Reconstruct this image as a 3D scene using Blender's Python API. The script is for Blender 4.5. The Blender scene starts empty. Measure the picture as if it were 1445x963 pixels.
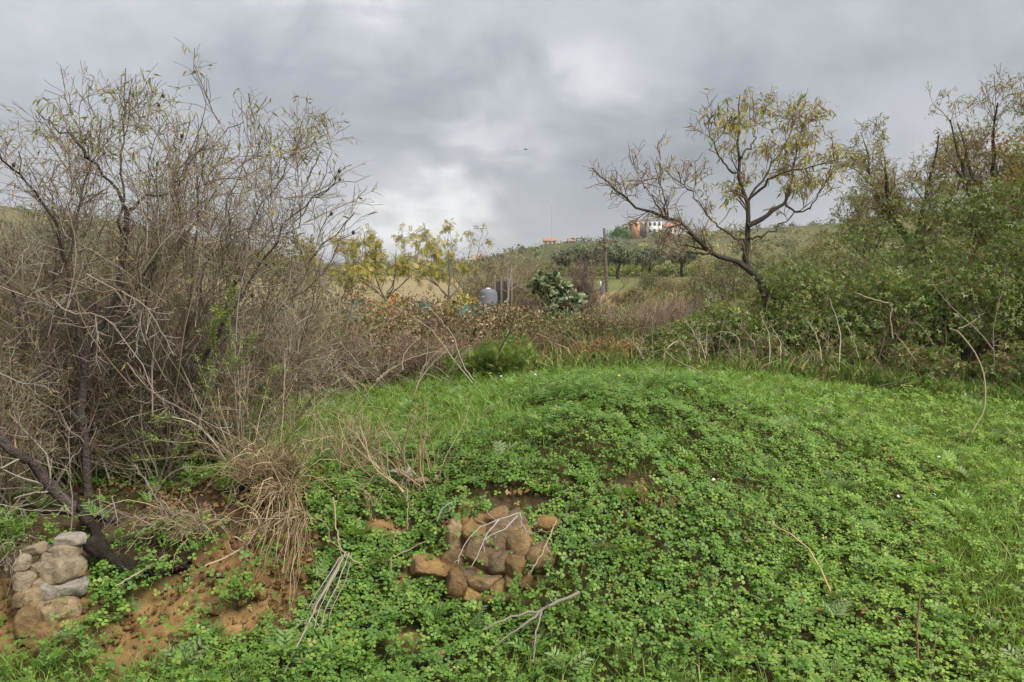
import bpy, math
import numpy as np
from mathutils import Matrix, Vector

scene = bpy.context.scene
col = scene.collection

# ------------------------------------------------------------------ camera
F = 1150.0                     # focal length in photo pixels (photo 1445 x 963)
CAM = np.array((0.0, 0.0, 2.1))
TH = math.atan((481.5 - 400.0) / F)
cam = bpy.data.objects.new('camera', bpy.data.cameras.new('camera'))
col.objects.link(cam)
cam.location = CAM
cam.rotation_euler = (math.pi / 2 - TH, 0, 0)
cam.data.sensor_width = 36.0
cam.data.lens = F / 1445.0 * 36.0
cam.data.clip_start = 0.05
cam.data.clip_end = 20000
scene.camera = cam

# ------------------------------------------------------------------ sky
SUN_EL, SUN_AZ = math.radians(48), math.radians(128)      # azimuth from +Y, clockwise
world = bpy.data.worlds.new('World')
scene.world = world
world.use_nodes = True


class NT:
    """small helper for writing node trees"""
    def __init__(self, tree):
        self.t = tree
        tree.nodes.clear()

    def n(self, kind, **kw):
        nd = self.t.nodes.new(kind)
        ins = kw.pop('ins', {})
        for k, v in kw.items():
            setattr(nd, k, v)
        for k, v in ins.items():
            self.put(nd.inputs[k], v)
        return nd

    def put(self, sock, v):
        if isinstance(v, bpy.types.NodeSocket):
            self.t.links.new(v, sock)
        else:
            sock.default_value = v

    def m(self, op, a, b=0.0, c=None, clamp=False):
        nd = self.t.nodes.new('ShaderNodeMath')
        nd.operation = op
        nd.use_clamp = clamp
        self.put(nd.inputs[0], a)
        self.put(nd.inputs[1], b)
        if c is not None:
            self.put(nd.inputs[2], c)
        return nd.outputs[0]

    def noise(self, vec, scale, detail=4, rough=.55, dist=0.0):
        nd = self.n('ShaderNodeTexNoise', ins={'Scale': scale, 'Detail': detail, 'Roughness': rough, 'Distortion': dist})
        if vec is not None:
            self.t.links.new(vec, nd.inputs['Vector'])
        return nd.outputs['Fac']

    def ramp(self, fac, stops):
        nd = self.n('ShaderNodeValToRGB')
        cr = nd.color_ramp
        while len(cr.elements) < len(stops):
            cr.elements.new(.5)
        for e, (p, c) in zip(cr.elements, stops):
            e.position = p
            e.color = (*c, 1) if len(c) == 3 else c
        self.t.links.new(fac, nd.inputs[0])
        return nd.outputs['Color']

    def mix(self, fac, a, b, mode='MIX'):
        nd = self.n('ShaderNodeMix', data_type='RGBA', blend_type=mode)
        self.put(nd.inputs[0], fac)
        self.put(nd.inputs[6], a)
        self.put(nd.inputs[7], b)
        return nd.outputs[2]


def build_world():
    w = NT(world.node_tree)
    tc = w.n('ShaderNodeTexCoord')
    d = tc.outputs['Generated']
    sep = w.n('ShaderNodeSeparateXYZ', ins={0: d})
    x, y, z = sep.outputs
    az = w.m('ARCTAN2', x, y)
    el = w.m('ARCSINE', z)
    # cloud deck seen from below: project the direction onto a plane
    zz = w.m('ADD', w.m('MAXIMUM', z, 0.0), 0.16)
    pv = w.n('ShaderNodeCombineXYZ', ins={0: w.m('DIVIDE', x, zz), 1: w.m('DIVIDE', y, zz), 2: 0.0}).outputs[0]
    n1 = w.noise(pv, 0.8, 6, .55, .3)
    n2 = w.noise(pv, 2.3, 7, .6, .5)
    n3 = w.noise(d, 5.0, 5, .6, .6)
    n4 = w.noise(d, 14.0, 5, .6, .4)
    n5 = w.noise(d, 7.0, 9, .58, .35)
    az2 = w.m('ADD', az, w.m('ADD', w.m('MULTIPLY_ADD', n3, .26, -.13), w.m('MULTIPLY_ADD', n4, .17, -.085)))
    el2 = w.m('ADD', el, w.m('ADD', w.m('MULTIPLY_ADD', n5, .14, -.07), w.m('MULTIPLY_ADD', n2, .10, -.05)))
    lum = w.m('MULTIPLY_ADD', n1, .34, .235)
    lum = w.m('ADD', lum, w.m('MULTIPLY_ADD', n5, .26, -.13))
    lum = w.m('ADD', lum, w.m('MULTIPLY_ADD', n2, .12, -.06))
    lum = w.m('ADD', lum, w.m('MULTIPLY_ADD', n4, .05, -.025))
    # openings and thick places in the cloud, as directions (photo pixel -> azimuth, elevation)
    def blob(px, py, sx, sy, amp, lum):
        a0 = math.atan((px - 722.5) / F)
        e0 = math.atan((400 - py) / F)
        qa = w.m('POWER', w.m('DIVIDE', w.m('SUBTRACT', az2, a0), sx / F), 2.0)
        qe = w.m('POWER', w.m('DIVIDE', w.m('SUBTRACT', el2, e0), sy / F), 2.0)
        g = w.m('EXPONENT', w.m('MULTIPLY', w.m('ADD', qa, qe), -1.0))
        return w.m('MULTIPLY_ADD', g, amp, lum)
    for b in ((615, 300, 110, 48, .56), (700, 190, 120, 28, .22), (830, 115, 90, 38, .20), (520, 330, 100, 32, .36),
              (480, 10, 90, 30, .22), (80, 40, 200, 70, .06), (520, 140, 200, 50, -.13), (900, 250, 220, 90, -.12),
              (1100, 110, 280, 130, -.06), (560, 215, 70, 22, -.06), (1250, 170, 60, 30, .03)):
        lum = blob(*b, lum)
    tint = w.ramp(w.m('MULTIPLY', lum, 1.0), [(.22, (.92, .965, 1.06)), (.45, (.97, .985, 1.03)), (.8, (1, 1, 1.0))])
    cie = w.m('MULTIPLY_ADD', w.m('MAXIMUM', z, 0.0), .54, .30)      # an overcast sky is brighter towards the zenith
    cl = w.n('ShaderNodeVectorMath', operation='SCALE', ins={0: tint, 'Scale': w.m('MULTIPLY', lum, cie)})
    sky = w.n('ShaderNodeTexSky', sky_type='NISHITA', sun_disc=False, sun_elevation=SUN_EL, sun_rotation=SUN_AZ)
    bg_sky = w.n('ShaderNodeBackground', ins={'Color': sky.outputs[0], 'Strength': .08})
    bg_cl = w.n('ShaderNodeBackground', ins={'Color': cl.outputs[0], 'Strength': 1.0})
    mx = w.n('ShaderNodeMixShader', ins={0: .95, 1: bg_sky.outputs[0], 2: bg_cl.outputs[0]})
    out = w.n('ShaderNodeOutputWorld')
    w.t.links.new(mx.outputs[0], out.inputs[0])


build_world()
sun = bpy.data.objects.new('sun', bpy.data.lights.new('sun', 'SUN'))
col.objects.link(sun)
sun.data.energy = 1.5
sun.data.angle = math.radians(22)
sun.data.color = (1.0, .95, .86)
sd = Vector((math.sin(SUN_AZ) * math.cos(SUN_EL), math.cos(SUN_AZ) * math.cos(SUN_EL), math.sin(SUN_EL)))
sun.rotation_euler = sd.to_track_quat('Z', 'Y').to_euler()
vs = scene.view_settings
vs.view_transform = 'Standard'
vs.look = 'None'
vs.exposure = 1.72
vs.gamma = 1.0
vs.use_curve_mapping = False
scene.cycles.max_bounces = 6
scene.cycles.transparent_max_bounces = 8

# ------------------------------------------------------------------ maths helpers
rng = np.random.default_rng(7)


def P(px, py, Y):
    """photo pixel at world distance Y -> world point"""
    u = (px - 722.5) / F
    v = -(py - 481.5) / F
    yy = math.cos(TH) + v * math.sin(TH)
    zz = -math.sin(TH) + v * math.cos(TH)
    t = Y / yy
    return np.array((u * t, Y, CAM[2] + zz * t))


def hash2(i, j, seed=0):
    h = np.sin(i * 127.1 + j * 311.7 + seed * 74.7) * 43758.5453
    return h - np.floor(h)


def vnoise(x, y, seed=0):
    i, j = np.floor(x), np.floor(y)
    f, g = x - i, y - j
    f, g = f * f * (3 - 2 * f), g * g * (3 - 2 * g)
    a, b = hash2(i, j, seed), hash2(i + 1, j, seed)
    c, d = hash2(i, j + 1, seed), hash2(i + 1, j + 1, seed)
    return (a * (1 - f) + b * f) * (1 - g) + (c * (1 - f) + d * f) * g


def fbm(x, y, seed=0, octs=4):
    s, a, t = 0, .5, 0
    for k in range(octs):
        s = s + a * vnoise(x * 2 ** k, y * 2 ** k, seed + k)
        t += a
        a *= .55
    return s / t


def sstep(a, b, x):
    t = np.clip((x - a) / (b - a), 0, 1)
    return t * t * (3 - 2 * t)


# ------------------------------------------------------------------ terrain height
CTRL = [(0, 963, 4.3), (200, 963, 4.3), (400, 963, 4.3), (600, 963, 4.35), (800, 963, 4.4), (1000, 963, 4.45), (1200, 963, 4.45), (1445, 963, 4.4),
        (30, 915, 4.6), (150, 925, 4.5), (300, 915, 4.6), (200, 850, 4.82), (300, 830, 4.95), (350, 870, 4.8), (60, 840, 4.88),
        (60, 770, 5.2), (150, 755, 5.3), (250, 760, 5.3), (330, 740, 5.35), (130, 700, 6.3), (250, 690, 6.5),
        (450, 850, 4.9), (420, 750, 5.32), (400, 690, 5.7), (430, 620, 7.4),
        (520, 880, 4.8), (540, 780, 5.2), (560, 700, 5.7), (560, 640, 7.0), (520, 590, 8.6),
        (640, 855, 4.95), (700, 850, 5.0), (700, 770, 5.22), (700, 705, 5.42), (700, 640, 6.1), (700, 597, 7.0), (700, 570, 8.3),
        (850, 880, 4.85), (850, 800, 5.1), (850, 700, 5.5), (850, 620, 6.0), (850, 580, 6.6), (850, 556, 7.3), (850, 540, 9.6),
        (1000, 850, 5.0), (1000, 720, 5.7), (1000, 620, 6.5), (1000, 578, 7.1), (1000, 556, 7.8), (1000, 540, 9.8),
        (1150, 850, 5.05), (1150, 720, 6.15), (1150, 620, 7.5), (1150, 565, 9.0),
        (1300, 850, 5.1), (1300, 720, 6.5), (1300, 620, 8.6), (1300, 560, 10.6),
        (1445, 850, 5.1), (1445, 720, 6.6), (1445, 620, 8.8), (1445, 570, 10.6),
        (600, 545, 10.5), (720, 525, 11.2), (850, 525, 11), (1000, 520, 11.5), (1200, 535, 11.8)]
CP = np.array([P(*c) for c in CTRL])
extra = [(x, 14.5, .95 + .02 * x) for x in (-10, -6, -2, 2, 6)] + [(x, 20, .85) for x in (-12, -4, 4)] + [(10, 14.5, 1.5), (12, 20, 1.9)] \
    + [(x, 1.2, .25) for x in (-5, 0, 5)] + [(x, -4, .5) for x in (-8, 0, 8)] + [(-9, 4.4, 0.05), (-9, 6, .5), (-9, 9, .7), (9, 4.5, .15), (9, 7, .35), (10, 10, .7)]
CP = np.vstack([CP, np.array(extra)])


def _phi(r):
    return np.where(r > 1e-9, r * r * np.log(np.maximum(r, 1e-9)), 0)


_n = len(CP)
_A = np.zeros((_n + 3, _n + 3))
_d = np.linalg.norm(CP[:, None, :2] - CP[None, :, :2], axis=2)
_A[:_n, :_n] = _phi(_d) + np.eye(_n) * .05
_A[:_n, _n:] = np.c_[np.ones(_n), CP[:, :2]]
_A[_n:, :_n] = _A[:_n, _n:].T
_W = np.linalg.solve(_A, np.r_[CP[:, 2], 0, 0, 0])


def near_h(x, y):
    sh = x.shape
    x, y = x.ravel(), y.ravel()
    out = np.zeros(len(x))
    for k in range(0, len(x), 40000):
        a, b = x[k:k + 40000], y[k:k + 40000]
        r = np.hypot(a[:, None] - CP[None, :, 0], b[:, None] - CP[None, :, 1])
        out[k:k + 40000] = _phi(r) @ _W[:_n] + _W[_n] + _W[_n + 1] * a + _W[_n + 2] * b
    return out.reshape(sh)


BASE_Y = [-4000, -60, 0, 14, 25, 45, 60, 75, 95, 110, 200, 400, 4000]
BASE_Z = [1.5, .8, .6, .95, .75, .5, .8, 1.2, 2.3, 3.0, 3.5, 4.0, 6.0]
RID_X = [-2000, -330, -208, -165, -125, -82, -36, -10, 12, 35, 60, 100, 200, 330, 2000]
RID_Z = [40, 36, 30, 22, 13, 5, 2.5, 7, 13.5, 15, 16.5, 19.5, 27, 32, 40]


def far_h(x, y):
    base = np.interp(y, BASE_Y, BASE_Z)
    ridge = np.interp(x, RID_X, RID_Z)
    prof = sstep(100, 330, y) * (1 - .75 * sstep(370, 900, y))
    h = base + ridge * prof
    h = h + (fbm(x / 40, y / 40, 3) - .5) * 5 * sstep(110, 250, y)
    far = sstep(1200, 2600, y) * (28 + 45 * fbm(x / 700, y / 2500, 9))
    h = h + far + .9 * sstep(4.5, 9, x) * sstep(12.5, 16, y) * (1 - sstep(40, 70, y))
    return h


def H(x, y):
    x = np.asarray(x, float)
    y = np.asarray(y, float)
    w = sstep(11.5, 15.5, y)
    w = np.maximum(w, sstep(8.5, 11, np.abs(x)))
    w = np.maximum(w, 1 - sstep(-3, 0, y))
    inside = w < 1
    h = far_h(x, y)
    if np.any(inside):
        xi, yi = x[inside], y[inside]
        hn = near_h(xi, yi)
        hn = hn + (fbm(xi * 1.7, yi * 1.7, 21) - .5) * .10 + (fbm(xi * 7, yi * 7, 25) - .5) * .045
        h = h.copy() if isinstance(h, np.ndarray) else np.array(h)
        h[inside] = h[inside] * w[inside] + hn * (1 - w[inside])
    return h


def h1(x, y):
    return float(H(np.array([x]), np.array([y]))[0])


def G(px, py, y0=3.5, y1=60):
    """photo pixel -> the point where its ray meets the ground"""
    ys = np.linspace(y0, y1, 1200)
    pts = np.array([P(px, py, 1.0)])
    d = pts[0] - CAM
    q = CAM[None] + d[None] * ys[:, None]
    below = q[:, 2] < H(q[:, 0], q[:, 1])
    k = int(np.argmax(below)) if below.any() else len(ys) - 1
    p = q[k].copy()
    p[2] = h1(p[0], p[1])
    return p


def on(px, Y):
    """ground point under a photo column at distance Y"""
    x = (px - 722.5) / F * Y / math.cos(TH)
    return np.array((x, Y, h1(x, Y)))


# ------------------------------------------------------------------ materials
MATS = {}


def mat(name, build, rough=.8, spec=.25):
    m = bpy.data.materials.new(name)
    m.use_nodes = True
    w = NT(m.node_tree)
    b = w.n('ShaderNodeBsdfPrincipled', ins={'Roughness': rough})
    b.inputs['Specular IOR Level'].default_value = spec
    out = w.n('ShaderNodeOutputMaterial')
    sh = build(w, b)
    w.t.links.new(sh if sh is not None else b.outputs[0], out.inputs[0])
    MATS[name] = m
    return m


def bump(w, b, h, strength, dist):
    nd = w.n('ShaderNodeBump', ins={'Strength': strength, 'Distance': dist, 'Height': h})
    w.t.links.new(nd.outputs[0], b.inputs['Normal'])


def m_leaf(w, b, trans=.35):
    a = w.n('ShaderNodeAttribute', attribute_name='Col').outputs['Color']
    w.put(b.inputs['Base Color'], a)
    tr = w.n('ShaderNodeBsdfTranslucent', ins={'Color': w.mix(1.0, a, (1.25, 1.2, .6, 1), 'MULTIPLY')})
    return w.n('ShaderNodeMixShader', ins={0: trans, 1: b.outputs[0], 2: tr.outputs[0]}).outputs[0]


mat('leaf', m_leaf, .5, .35)
mat('matte_leaf', lambda w, b: m_leaf(w, b, .2), .8, .12)


def m_bark(w, b):
    g = w.n('ShaderNodeNewGeometry').outputs['Position']
    a = w.n('ShaderNodeAttribute', attribute_name='Col').outputs['Color']
    n = w.noise(g, 38, 5, .65)
    n2 = w.noise(g, 7, 4, .6)
    c = w.mix(w.m('MULTIPLY', n, .8), a, w.mix(.5, a, (.03, .022, .016, 1)))
    c = w.mix(w.m('MULTIPLY', w.m('SUBTRACT', n2, .5, clamp=True), 1.6), c, (.22, .21, .15, 1))
    w.put(b.inputs['Base Color'], c)
    n4 = w.noise(g, 16, 6, .7, 1.0)
    bump(w, b, w.m('ADD', n, w.m('MULTIPLY', n4, 1.4)), 1.0, .05)


mat('bark', m_bark, .9, .1)


def m_twig(w, b):
    a = w.n('ShaderNodeAttribute', attribute_name='Col').outputs['Color']
    w.put(b.inputs['Base Color'], a)


mat('twig', m_twig, .75, .2)


def m_ground(w, b):
    g = w.n('ShaderNodeNewGeometry').outputs['Position']
    a = w.n('ShaderNodeAttribute', attribute_name='Col').outputs['Color']
    n = w.noise(g, 9, 8, .68)
    n2 = w.noise(g, 45, 5, .7)
    n3 = w.noise(g, .35, 6, .65)
    c = w.mix(w.m('MULTIPLY_ADD', n, 1.3, -.3, clamp=True), w.mix(1.0, a, (.52, .48, .46, 1), 'MULTIPLY'), w.mix(1.0, a, (1.35, 1.3, 1.25, 1), 'MULTIPLY'))
    c = w.mix(w.m('MULTIPLY', w.m('SUBTRACT', n2, .52, clamp=True), 2.0), c, (.36, .27, .16, 1))
    c = w.mix(w.m('MULTIPLY_ADD', n3, 1.2, -.35, clamp=True), w.mix(1.0, c, (.8, .85, .8, 1), 'MULTIPLY'), c)
    w.put(b.inputs['Base Color'], c)
    bump(w, b, w.m('ADD', n, w.m('MULTIPLY', n2, .5)), .9, .035)


mat('ground', m_ground, .95, .05)


def m_stone(w, b):
    tc = w.n('ShaderNodeTexCoord').outputs['Object']
    oi = w.n('ShaderNodeObjectInfo').outputs['Random']
    off = w.n('ShaderNodeCombineXYZ', ins={0: w.m('MULTIPLY', oi, 31.), 1: 0., 2: 0.}).outputs[0]
    v = w.n('ShaderNodeVectorMath', operation='ADD', ins={0: tc, 1: off}).outputs[0]
    a = w.n('ShaderNodeAttribute', attribute_name='Col').outputs['Color']
    n = w.noise(v, 11, 8, .72, .5)
    n2 = w.noise(v, 42, 6, .75)
    n3 = w.noise(v, 5, 6, .65, .6)
    c = w.mix(w.m('MULTIPLY_ADD', n, 2.2, -.65, clamp=True), w.mix(1.0, a, (.42, .36, .3, 1), 'MULTIPLY'), w.mix(1.0, a, (1.2, 1.16, 1.1, 1), 'MULTIPLY'))
    c = w.mix(w.m('MULTIPLY', w.m('SUBTRACT', n3, .52, clamp=True), 3.5, clamp=True), c, (.16, .145, .12, 1))
    c = w.mix(w.m('MULTIPLY', w.m('SUBTRACT', n2, .58, clamp=True), 3.), c, (.42, .36, .25, 1))
    w.put(b.inputs['Base Color'], c)
    bump(w, b, w.m('ADD', n, w.m('MULTIPLY', n2, .7)), 1.0, .06)


mat('stone', m_stone, .92, .1)


def flat(name, c, var=.25, scale=6, rough=.8):
    def f(w, b):
        tc = w.n('ShaderNodeTexCoord').outputs['Object']
        n = w.noise(tc, scale, 5, .6)
        lo = tuple(v * (1 - var) for v in c) + (1,)
        hi = tuple(min(1, v * (1 + var)) for v in c) + (1,)
        w.put(b.inputs['Base Color'], w.mix(n, lo, hi))
    return mat(name, f, rough)


def m_pad(w, b):
    oi = w.n('ShaderNodeObjectInfo').outputs['Random']
    tc = w.n('ShaderNodeTexCoord').outputs['Object']
    n = w.noise(tc, 9, 4, .6)
    c = w.ramp(oi, [(0, (.05, .08, .035)), (.4, (.12, .17, .075)), (.75, (.26, .31, .16)), (1, (.5, .5, .26))])
    c = w.mix(w.m('MULTIPLY', n, .5), c, w.mix(1.0, c, (.5, .5, .45, 1), 'MULTIPLY'))
    w.put(b.inputs['Base Color'], c)


mat('cactus_skin', m_pad, .5, .35)
flat('dead_pad', (.26, .2, .11))
flat('plaster_white', (.72, .72, .72), .08, .4)
flat('plaster_orange', (.56, .29, .15), .1, .4)
flat('plaster_grey', (.33, .31, .28), .12, .4)
flat('plaster_cream', (.58, .47, .34), .1, .4)
flat('roof_tile', (.38, .2, .13), .2, 1)
flat('window_dark', (.06, .065, .075), .2, 1, .25)
flat('weathered_wood', (.13, .105, .085), .4, 12)
flat('galvanised', (.5, .51, .53), .1, 5, .45)
flat('sign_back', (.14, .17, .2), .15, 5, .5)
flat('teal_net', (.10, .235, .205), .3, 8, .8)
flat('pale_plastic', (.15, .16, .18), .25, 6, .6)
flat('white_paint', (.72, .72, .7), .08, 3, .5)
flat('wire', (.25, .25, .25), .1, 1, .5)
flat('petal_white', (.8, .8, .76), .05, 3, .6)
flat('petal_yellow', (.8, .5, .02), .08, 3, .6)
flat('bird_dark', (.03, .03, .035), .2, 3)
flat('husk', (.06, .045, .035), .4, 20)
flat('bone', (.5, .45, .38), .35, 14)


# ------------------------------------------------------------------ mesh helpers
def mesh_np(name, V, T, C=None, smooth=False, quads=None):
    """mesh from arrays: V (n,3), T (m,3) triangles, quads (k,4), C (n,3) colour"""
    me = bpy.data.meshes.new(name)
    V = np.asarray(V, np.float32)
    T = np.zeros((0, 3), np.int32) if T is None else np.asarray(T, np.int32)
    Q = np.zeros((0, 4), np.int32) if quads is None else np.asarray(quads, np.int32)
    me.vertices.add(len(V))
    me.vertices.foreach_set('co', V.ravel())
    nl = T.size + Q.size
    me.loops.add(nl)
    me.polygons.add(len(T) + len(Q))
    me.loops.foreach_set('vertex_index', np.r_[T.ravel(), Q.ravel()].astype(np.int32))
    st = np.r_[np.arange(len(T)) * 3, T.size + np.arange(len(Q)) * 4].astype(np.int32)
    me.polygons.foreach_set('loop_start', st)
    if smooth:
        me.polygons.foreach_set('use_smooth', np.ones(len(T) + len(Q), bool))
    if C is not None:
        at = me.attributes.new('Col', 'FLOAT_COLOR', 'POINT')
        at.data.foreach_set('color', np.c_[np.asarray(C, np.float32), np.ones(len(V), np.float32)].astype(np.float32).ravel())
    me.update(calc_edges=True)
    me.validate()
    return me


def link(name, me, m, parent=None, loc=None):
    o = bpy.data.objects.new(name, me)
    col.objects.link(o)
    if me is not None and m is not None and not me.materials:
        me.materials.append(MATS[m])
    if parent is not None:
        o.parent = parent
    if loc is not None:
        o.location = loc
    return o


def tag(o, label, cat, group=None, kind=None):
    o['label'] = label
    o['category'] = cat
    if group:
        o['group'] = group
    if kind:
        o['kind'] = kind
    return o


def root(name, loc, label, cat, group=None):
    o = bpy.data.objects.new(name, None)
    col.objects.link(o)
    o.location = Vector(loc)
    o.empty_display_size = .1
    return tag(o, label, cat, group)


def part(name, V, T, C, m, parent, smooth=False, quads=None, kind=None):
    """a part given in world coordinates, stored relative to its parent's origin"""
    V = np.asarray(V, float) - np.array(parent.location)
    o = link(name, mesh_np(name, V, T, C, smooth, quads), m, parent)
    if kind:
        o['kind'] = kind
    return o


def norm(v):
    return v / np.maximum(np.linalg.norm(v, axis=-1, keepdims=True), 1e-9)


def tubes(PTS, RAD, sides=4, cols=None):
    """(N,n,3) polylines and (N,n) radii -> verts, quads, colours"""
    N, n, _ = PTS.shape
    tan = np.gradient(PTS, axis=1)
    tan = norm(tan)
    ref = np.zeros((N, 1, 3))
    mean = norm(PTS[:, -1] - PTS[:, 0])
    ax = np.argmin(np.abs(mean), axis=1)
    ref[np.arange(N), 0, ax] = 1
    u = norm(np.cross(tan, ref))
    v = np.cross(tan, u)
    a = np.arange(sides) / sides * 2 * np.pi
    ring = PTS[:, :, None] + RAD[:, :, None, None] * (u[:, :, None] * np.cos(a)[None, None, :, None] + v[:, :, None] * np.sin(a)[None, None, :, None])
    V = ring.reshape(-1, 3)
    idx = np.arange(N * n * sides).reshape(N, n, sides)
    A = idx[:, :-1]
    B = idx[:, 1:]
    Q = np.stack([A, np.roll(A, -1, 2), np.roll(B, -1, 2), B], -1).reshape(-1, 4)
    C = None
    if cols is not None:
        C = np.repeat(np.asarray(cols), n * sides, axis=0)
    return V, Q, C


def join(*items):
    """join (V,T,Q,C) tuples"""
    Vs, Ts, Qs, Cs, o = [], [], [], [], 0
    for V, T, Q, C in items:
        Vs.append(V)
        Cs.append(C)
        if T is not None and len(T):
            Ts.append(np.asarray(T) + o)
        if Q is not None and len(Q):
            Qs.append(np.asarray(Q) + o)
        o += len(V)
    return (np.vstack(Vs), np.vstack(Ts) if Ts else None, np.vstack(Qs) if Qs else None, np.vstack(Cs))


def resample(pts, n):
    """smooth curve through the points (Catmull-Rom), n samples"""
    p = np.asarray(pts, float)
    p = np.vstack([2 * p[0] - p[1], p, 2 * p[-1] - p[-2]])
    m = len(p) - 3
    t = np.linspace(0, m - 1e-6, n)
    i = t.astype(int)
    f = (t - i)[:, None]
    a, b, c, d = p[i], p[i + 1], p[i + 2], p[i + 3]
    return .5 * (2 * b + (c - a) * f + (2 * a - 5 * b + 4 * c - d) * f ** 2 + (3 * b - a - 3 * c + d) * f ** 3)


def spawn(PTS, RAD, count, tr, ln, ang, r, up=0.0, curl=.25, rr=.5, n=5, weight=None, lenrel=False, rmax=None, wander=None):
    """children branching off polylines: count of them, at parameter range tr, lengths ln, angle ang off the parent"""
    N, k, _ = PTS.shape
    L = np.linalg.norm(PTS[:, -1] - PTS[:, 0], axis=1)
    w = L if weight is None else weight
    i = r.choice(N, count, p=w / w.sum())
    t = r.uniform(tr[0], tr[1], count) * (k - 1)
    a = np.minimum(t.astype(int), k - 2)
    f = (t - a)[:, None]
    p0 = PTS[i, a] * (1 - f) + PTS[i, a + 1] * f
    r0 = RAD[i, a] * (1 - f[:, 0]) + RAD[i, a + 1] * f[:, 0]
    tan = norm(PTS[i, a + 1] - PTS[i, a])
    side = norm(np.cross(tan, r.normal(size=(count, 3))))
    th = np.radians(r.uniform(ang[0], ang[1], count))[:, None]
    d = tan * np.cos(th) + side * np.sin(th)
    d[:, 2] += up
    d = norm(d)
    length = r.uniform(ln[0], ln[1], count) * (L[i] if lenrel else 1)
    length *= np.where(True, 1 - .45 * (t / (k - 1)), 1)
    step = (length / (n - 1))[:, None]
    out = np.zeros((count, n, 3))
    out[:, 0] = p0
    for s in range(1, n):
        d = norm(d + r.normal(size=(count, 3)) * curl + np.array((0, 0, up * .35)))
        out[:, s] = out[:, s - 1] + d * step
    rad0 = r0 * rr * r.uniform(.7, 1.1, count)
    if rmax is not None:
        rad0 = np.minimum(rad0, rmax)
    rad = rad0[:, None] * np.linspace(1, .35, n)[None]
    return out, rad


def palette(N, cols, r, var=.22):
    """pick colours from [(rgb, weight)...] with brightness jitter"""
    c = np.array([k[0] for k in cols])
    w = np.array([k[1] for k in cols], float)
    i = r.choice(len(c), N, p=w / w.sum())
    out = c[i] * r.uniform(1 - var, 1 + var, (N, 1)) * r.uniform(.93, 1.07, (N, 3))
    return out


def frame(d, nrm):
    y = norm(d)
    x = norm(np.cross(y, nrm))
    z = np.cross(x, y)
    return np.stack([x, y, z], -1)


def inst(proto, pos, R, s, cols):
    """instances of a small mesh as one array: proto = (V,T)"""
    pv, pt = proto
    N, v = len(pos), len(pv)
    s = np.asarray(s)
    if s.ndim == 1:
        s = s[:, None]
    V = np.einsum('nij,nvj->nvi', R, pv[None] * s[:, None, :]) + pos[:, None]
    T = pt[None] + (np.arange(N) * v)[:, None, None]
    return V.reshape(-1, 3), T.reshape(-1, 3), None, np.repeat(cols, v, axis=0)


def rotz(v, a):
    c, s = math.cos(a), math.sin(a)
    return np.c_[v[:, 0] * c - v[:, 1] * s, v[:, 0] * s + v[:, 1] * c, v[:, 2]]


LANCE = (np.array([(0, 0, 0), (-.105, .4, .05), (.105, .4, .05), (0, 1, -.06)]), np.array([(0, 2, 3), (0, 3, 1)]))
OVAL = (np.array([(0, 0, 0), (-.3, .45, .07), (.3, .45, .07), (0, 1, -.04)]), np.array([(0, 2, 3), (0, 3, 1)]))


def _multi(leaf, angs, base=.12, scales=None):
    Vs, Ts, o = [], [], 0
    for k, a in enumerate(angs):
        v = leaf[0] * (1 if scales is None else scales[k])
        v = v + np.array((0, base, 0))
        Vs.append(rotz(v, a))
        Ts.append(leaf[1] + o)
        o += len(v)
    return np.vstack(Vs), np.vstack(Ts)


_lf = np.array([(0, 0, 0), (-.40, .42, .05), (-.46, .66, .02), (-.2, .72, .05), (-.16, .98, .0), (.16, .98, .0), (.2, .72, .05), (.46, .66, .02), (.40, .42, .05)])
_lt = np.array([(0, 3, 1), (1, 3, 2), (0, 6, 3), (3, 6, 5), (3, 5, 4), (0, 8, 6), (6, 8, 7)])
TREFOIL = _multi((_lf, _lt), (0, 2.0, -2.0), .04)
SIMPLE_TREFOIL = _multi((np.array([(0, 0, 0), (-.42, .55, .06), (-.2, .95, .0), (.2, .95, .0), (.42, .55, .06)]), np.array([(0, 4, 3), (0, 3, 2), (0, 2, 1)])), (0, 2.1, -2.1), .03)
FAR_TREFOIL = _multi((np.array([(0, 0, 0), (-.4, .7, .05), (0, .8, .0), (.4, .7, .05)]), np.array([(0, 3, 2), (0, 2, 1)])), (0, 2.1, -2.1), .03)
TERNATE = _multi(OVAL, (0, 1.25, -1.25), .12, (1, .8, .8))


def _pinnate(n):
    Vs, Ts, o = [], [], 0
    for k in range(n):
        for s in (-1, 1):
            v = rotz(LANCE[0] * np.array((.62, .40, .5)), s * -.8) + np.array((0, .2 + .75 * k / n, -.14 * (k / n) ** 2))
            Vs.append(v)
            Ts.append(LANCE[1] + o)
            o += 4
    return np.vstack(Vs), np.vstack(Ts)


PINNATE = _pinnate(4)
BLADE = (np.array([(-.5, 0, 0), (.5, 0, 0), (-.4, .55, .0), (.4, .55, .0), (0, 1, -.0)]), np.array([(0, 1, 3), (0, 3, 2), (2, 3, 4)]))
FEATHER = _multi((LANCE[0] * np.array((.22, 1, 1)), LANCE[1]), (-.9, -.6, -.3, 0, .3, .6, .9), .0)

GREY_TWIG = [((.24, .20, .135), 4), ((.32, .275, .195), 3), ((.165, .12, .072), 3), ((.46, .41, .32), .8)]
RED_TWIG = [((.20, .12, .085), 3), ((.26, .185, .135), 3), ((.14, .085, .06), 2), ((.32, .27, .22), 1)]
STRAW = [((.36, .27, .15), 4), ((.46, .37, .23), 3), ((.22, .145, .075), 3)]


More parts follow.
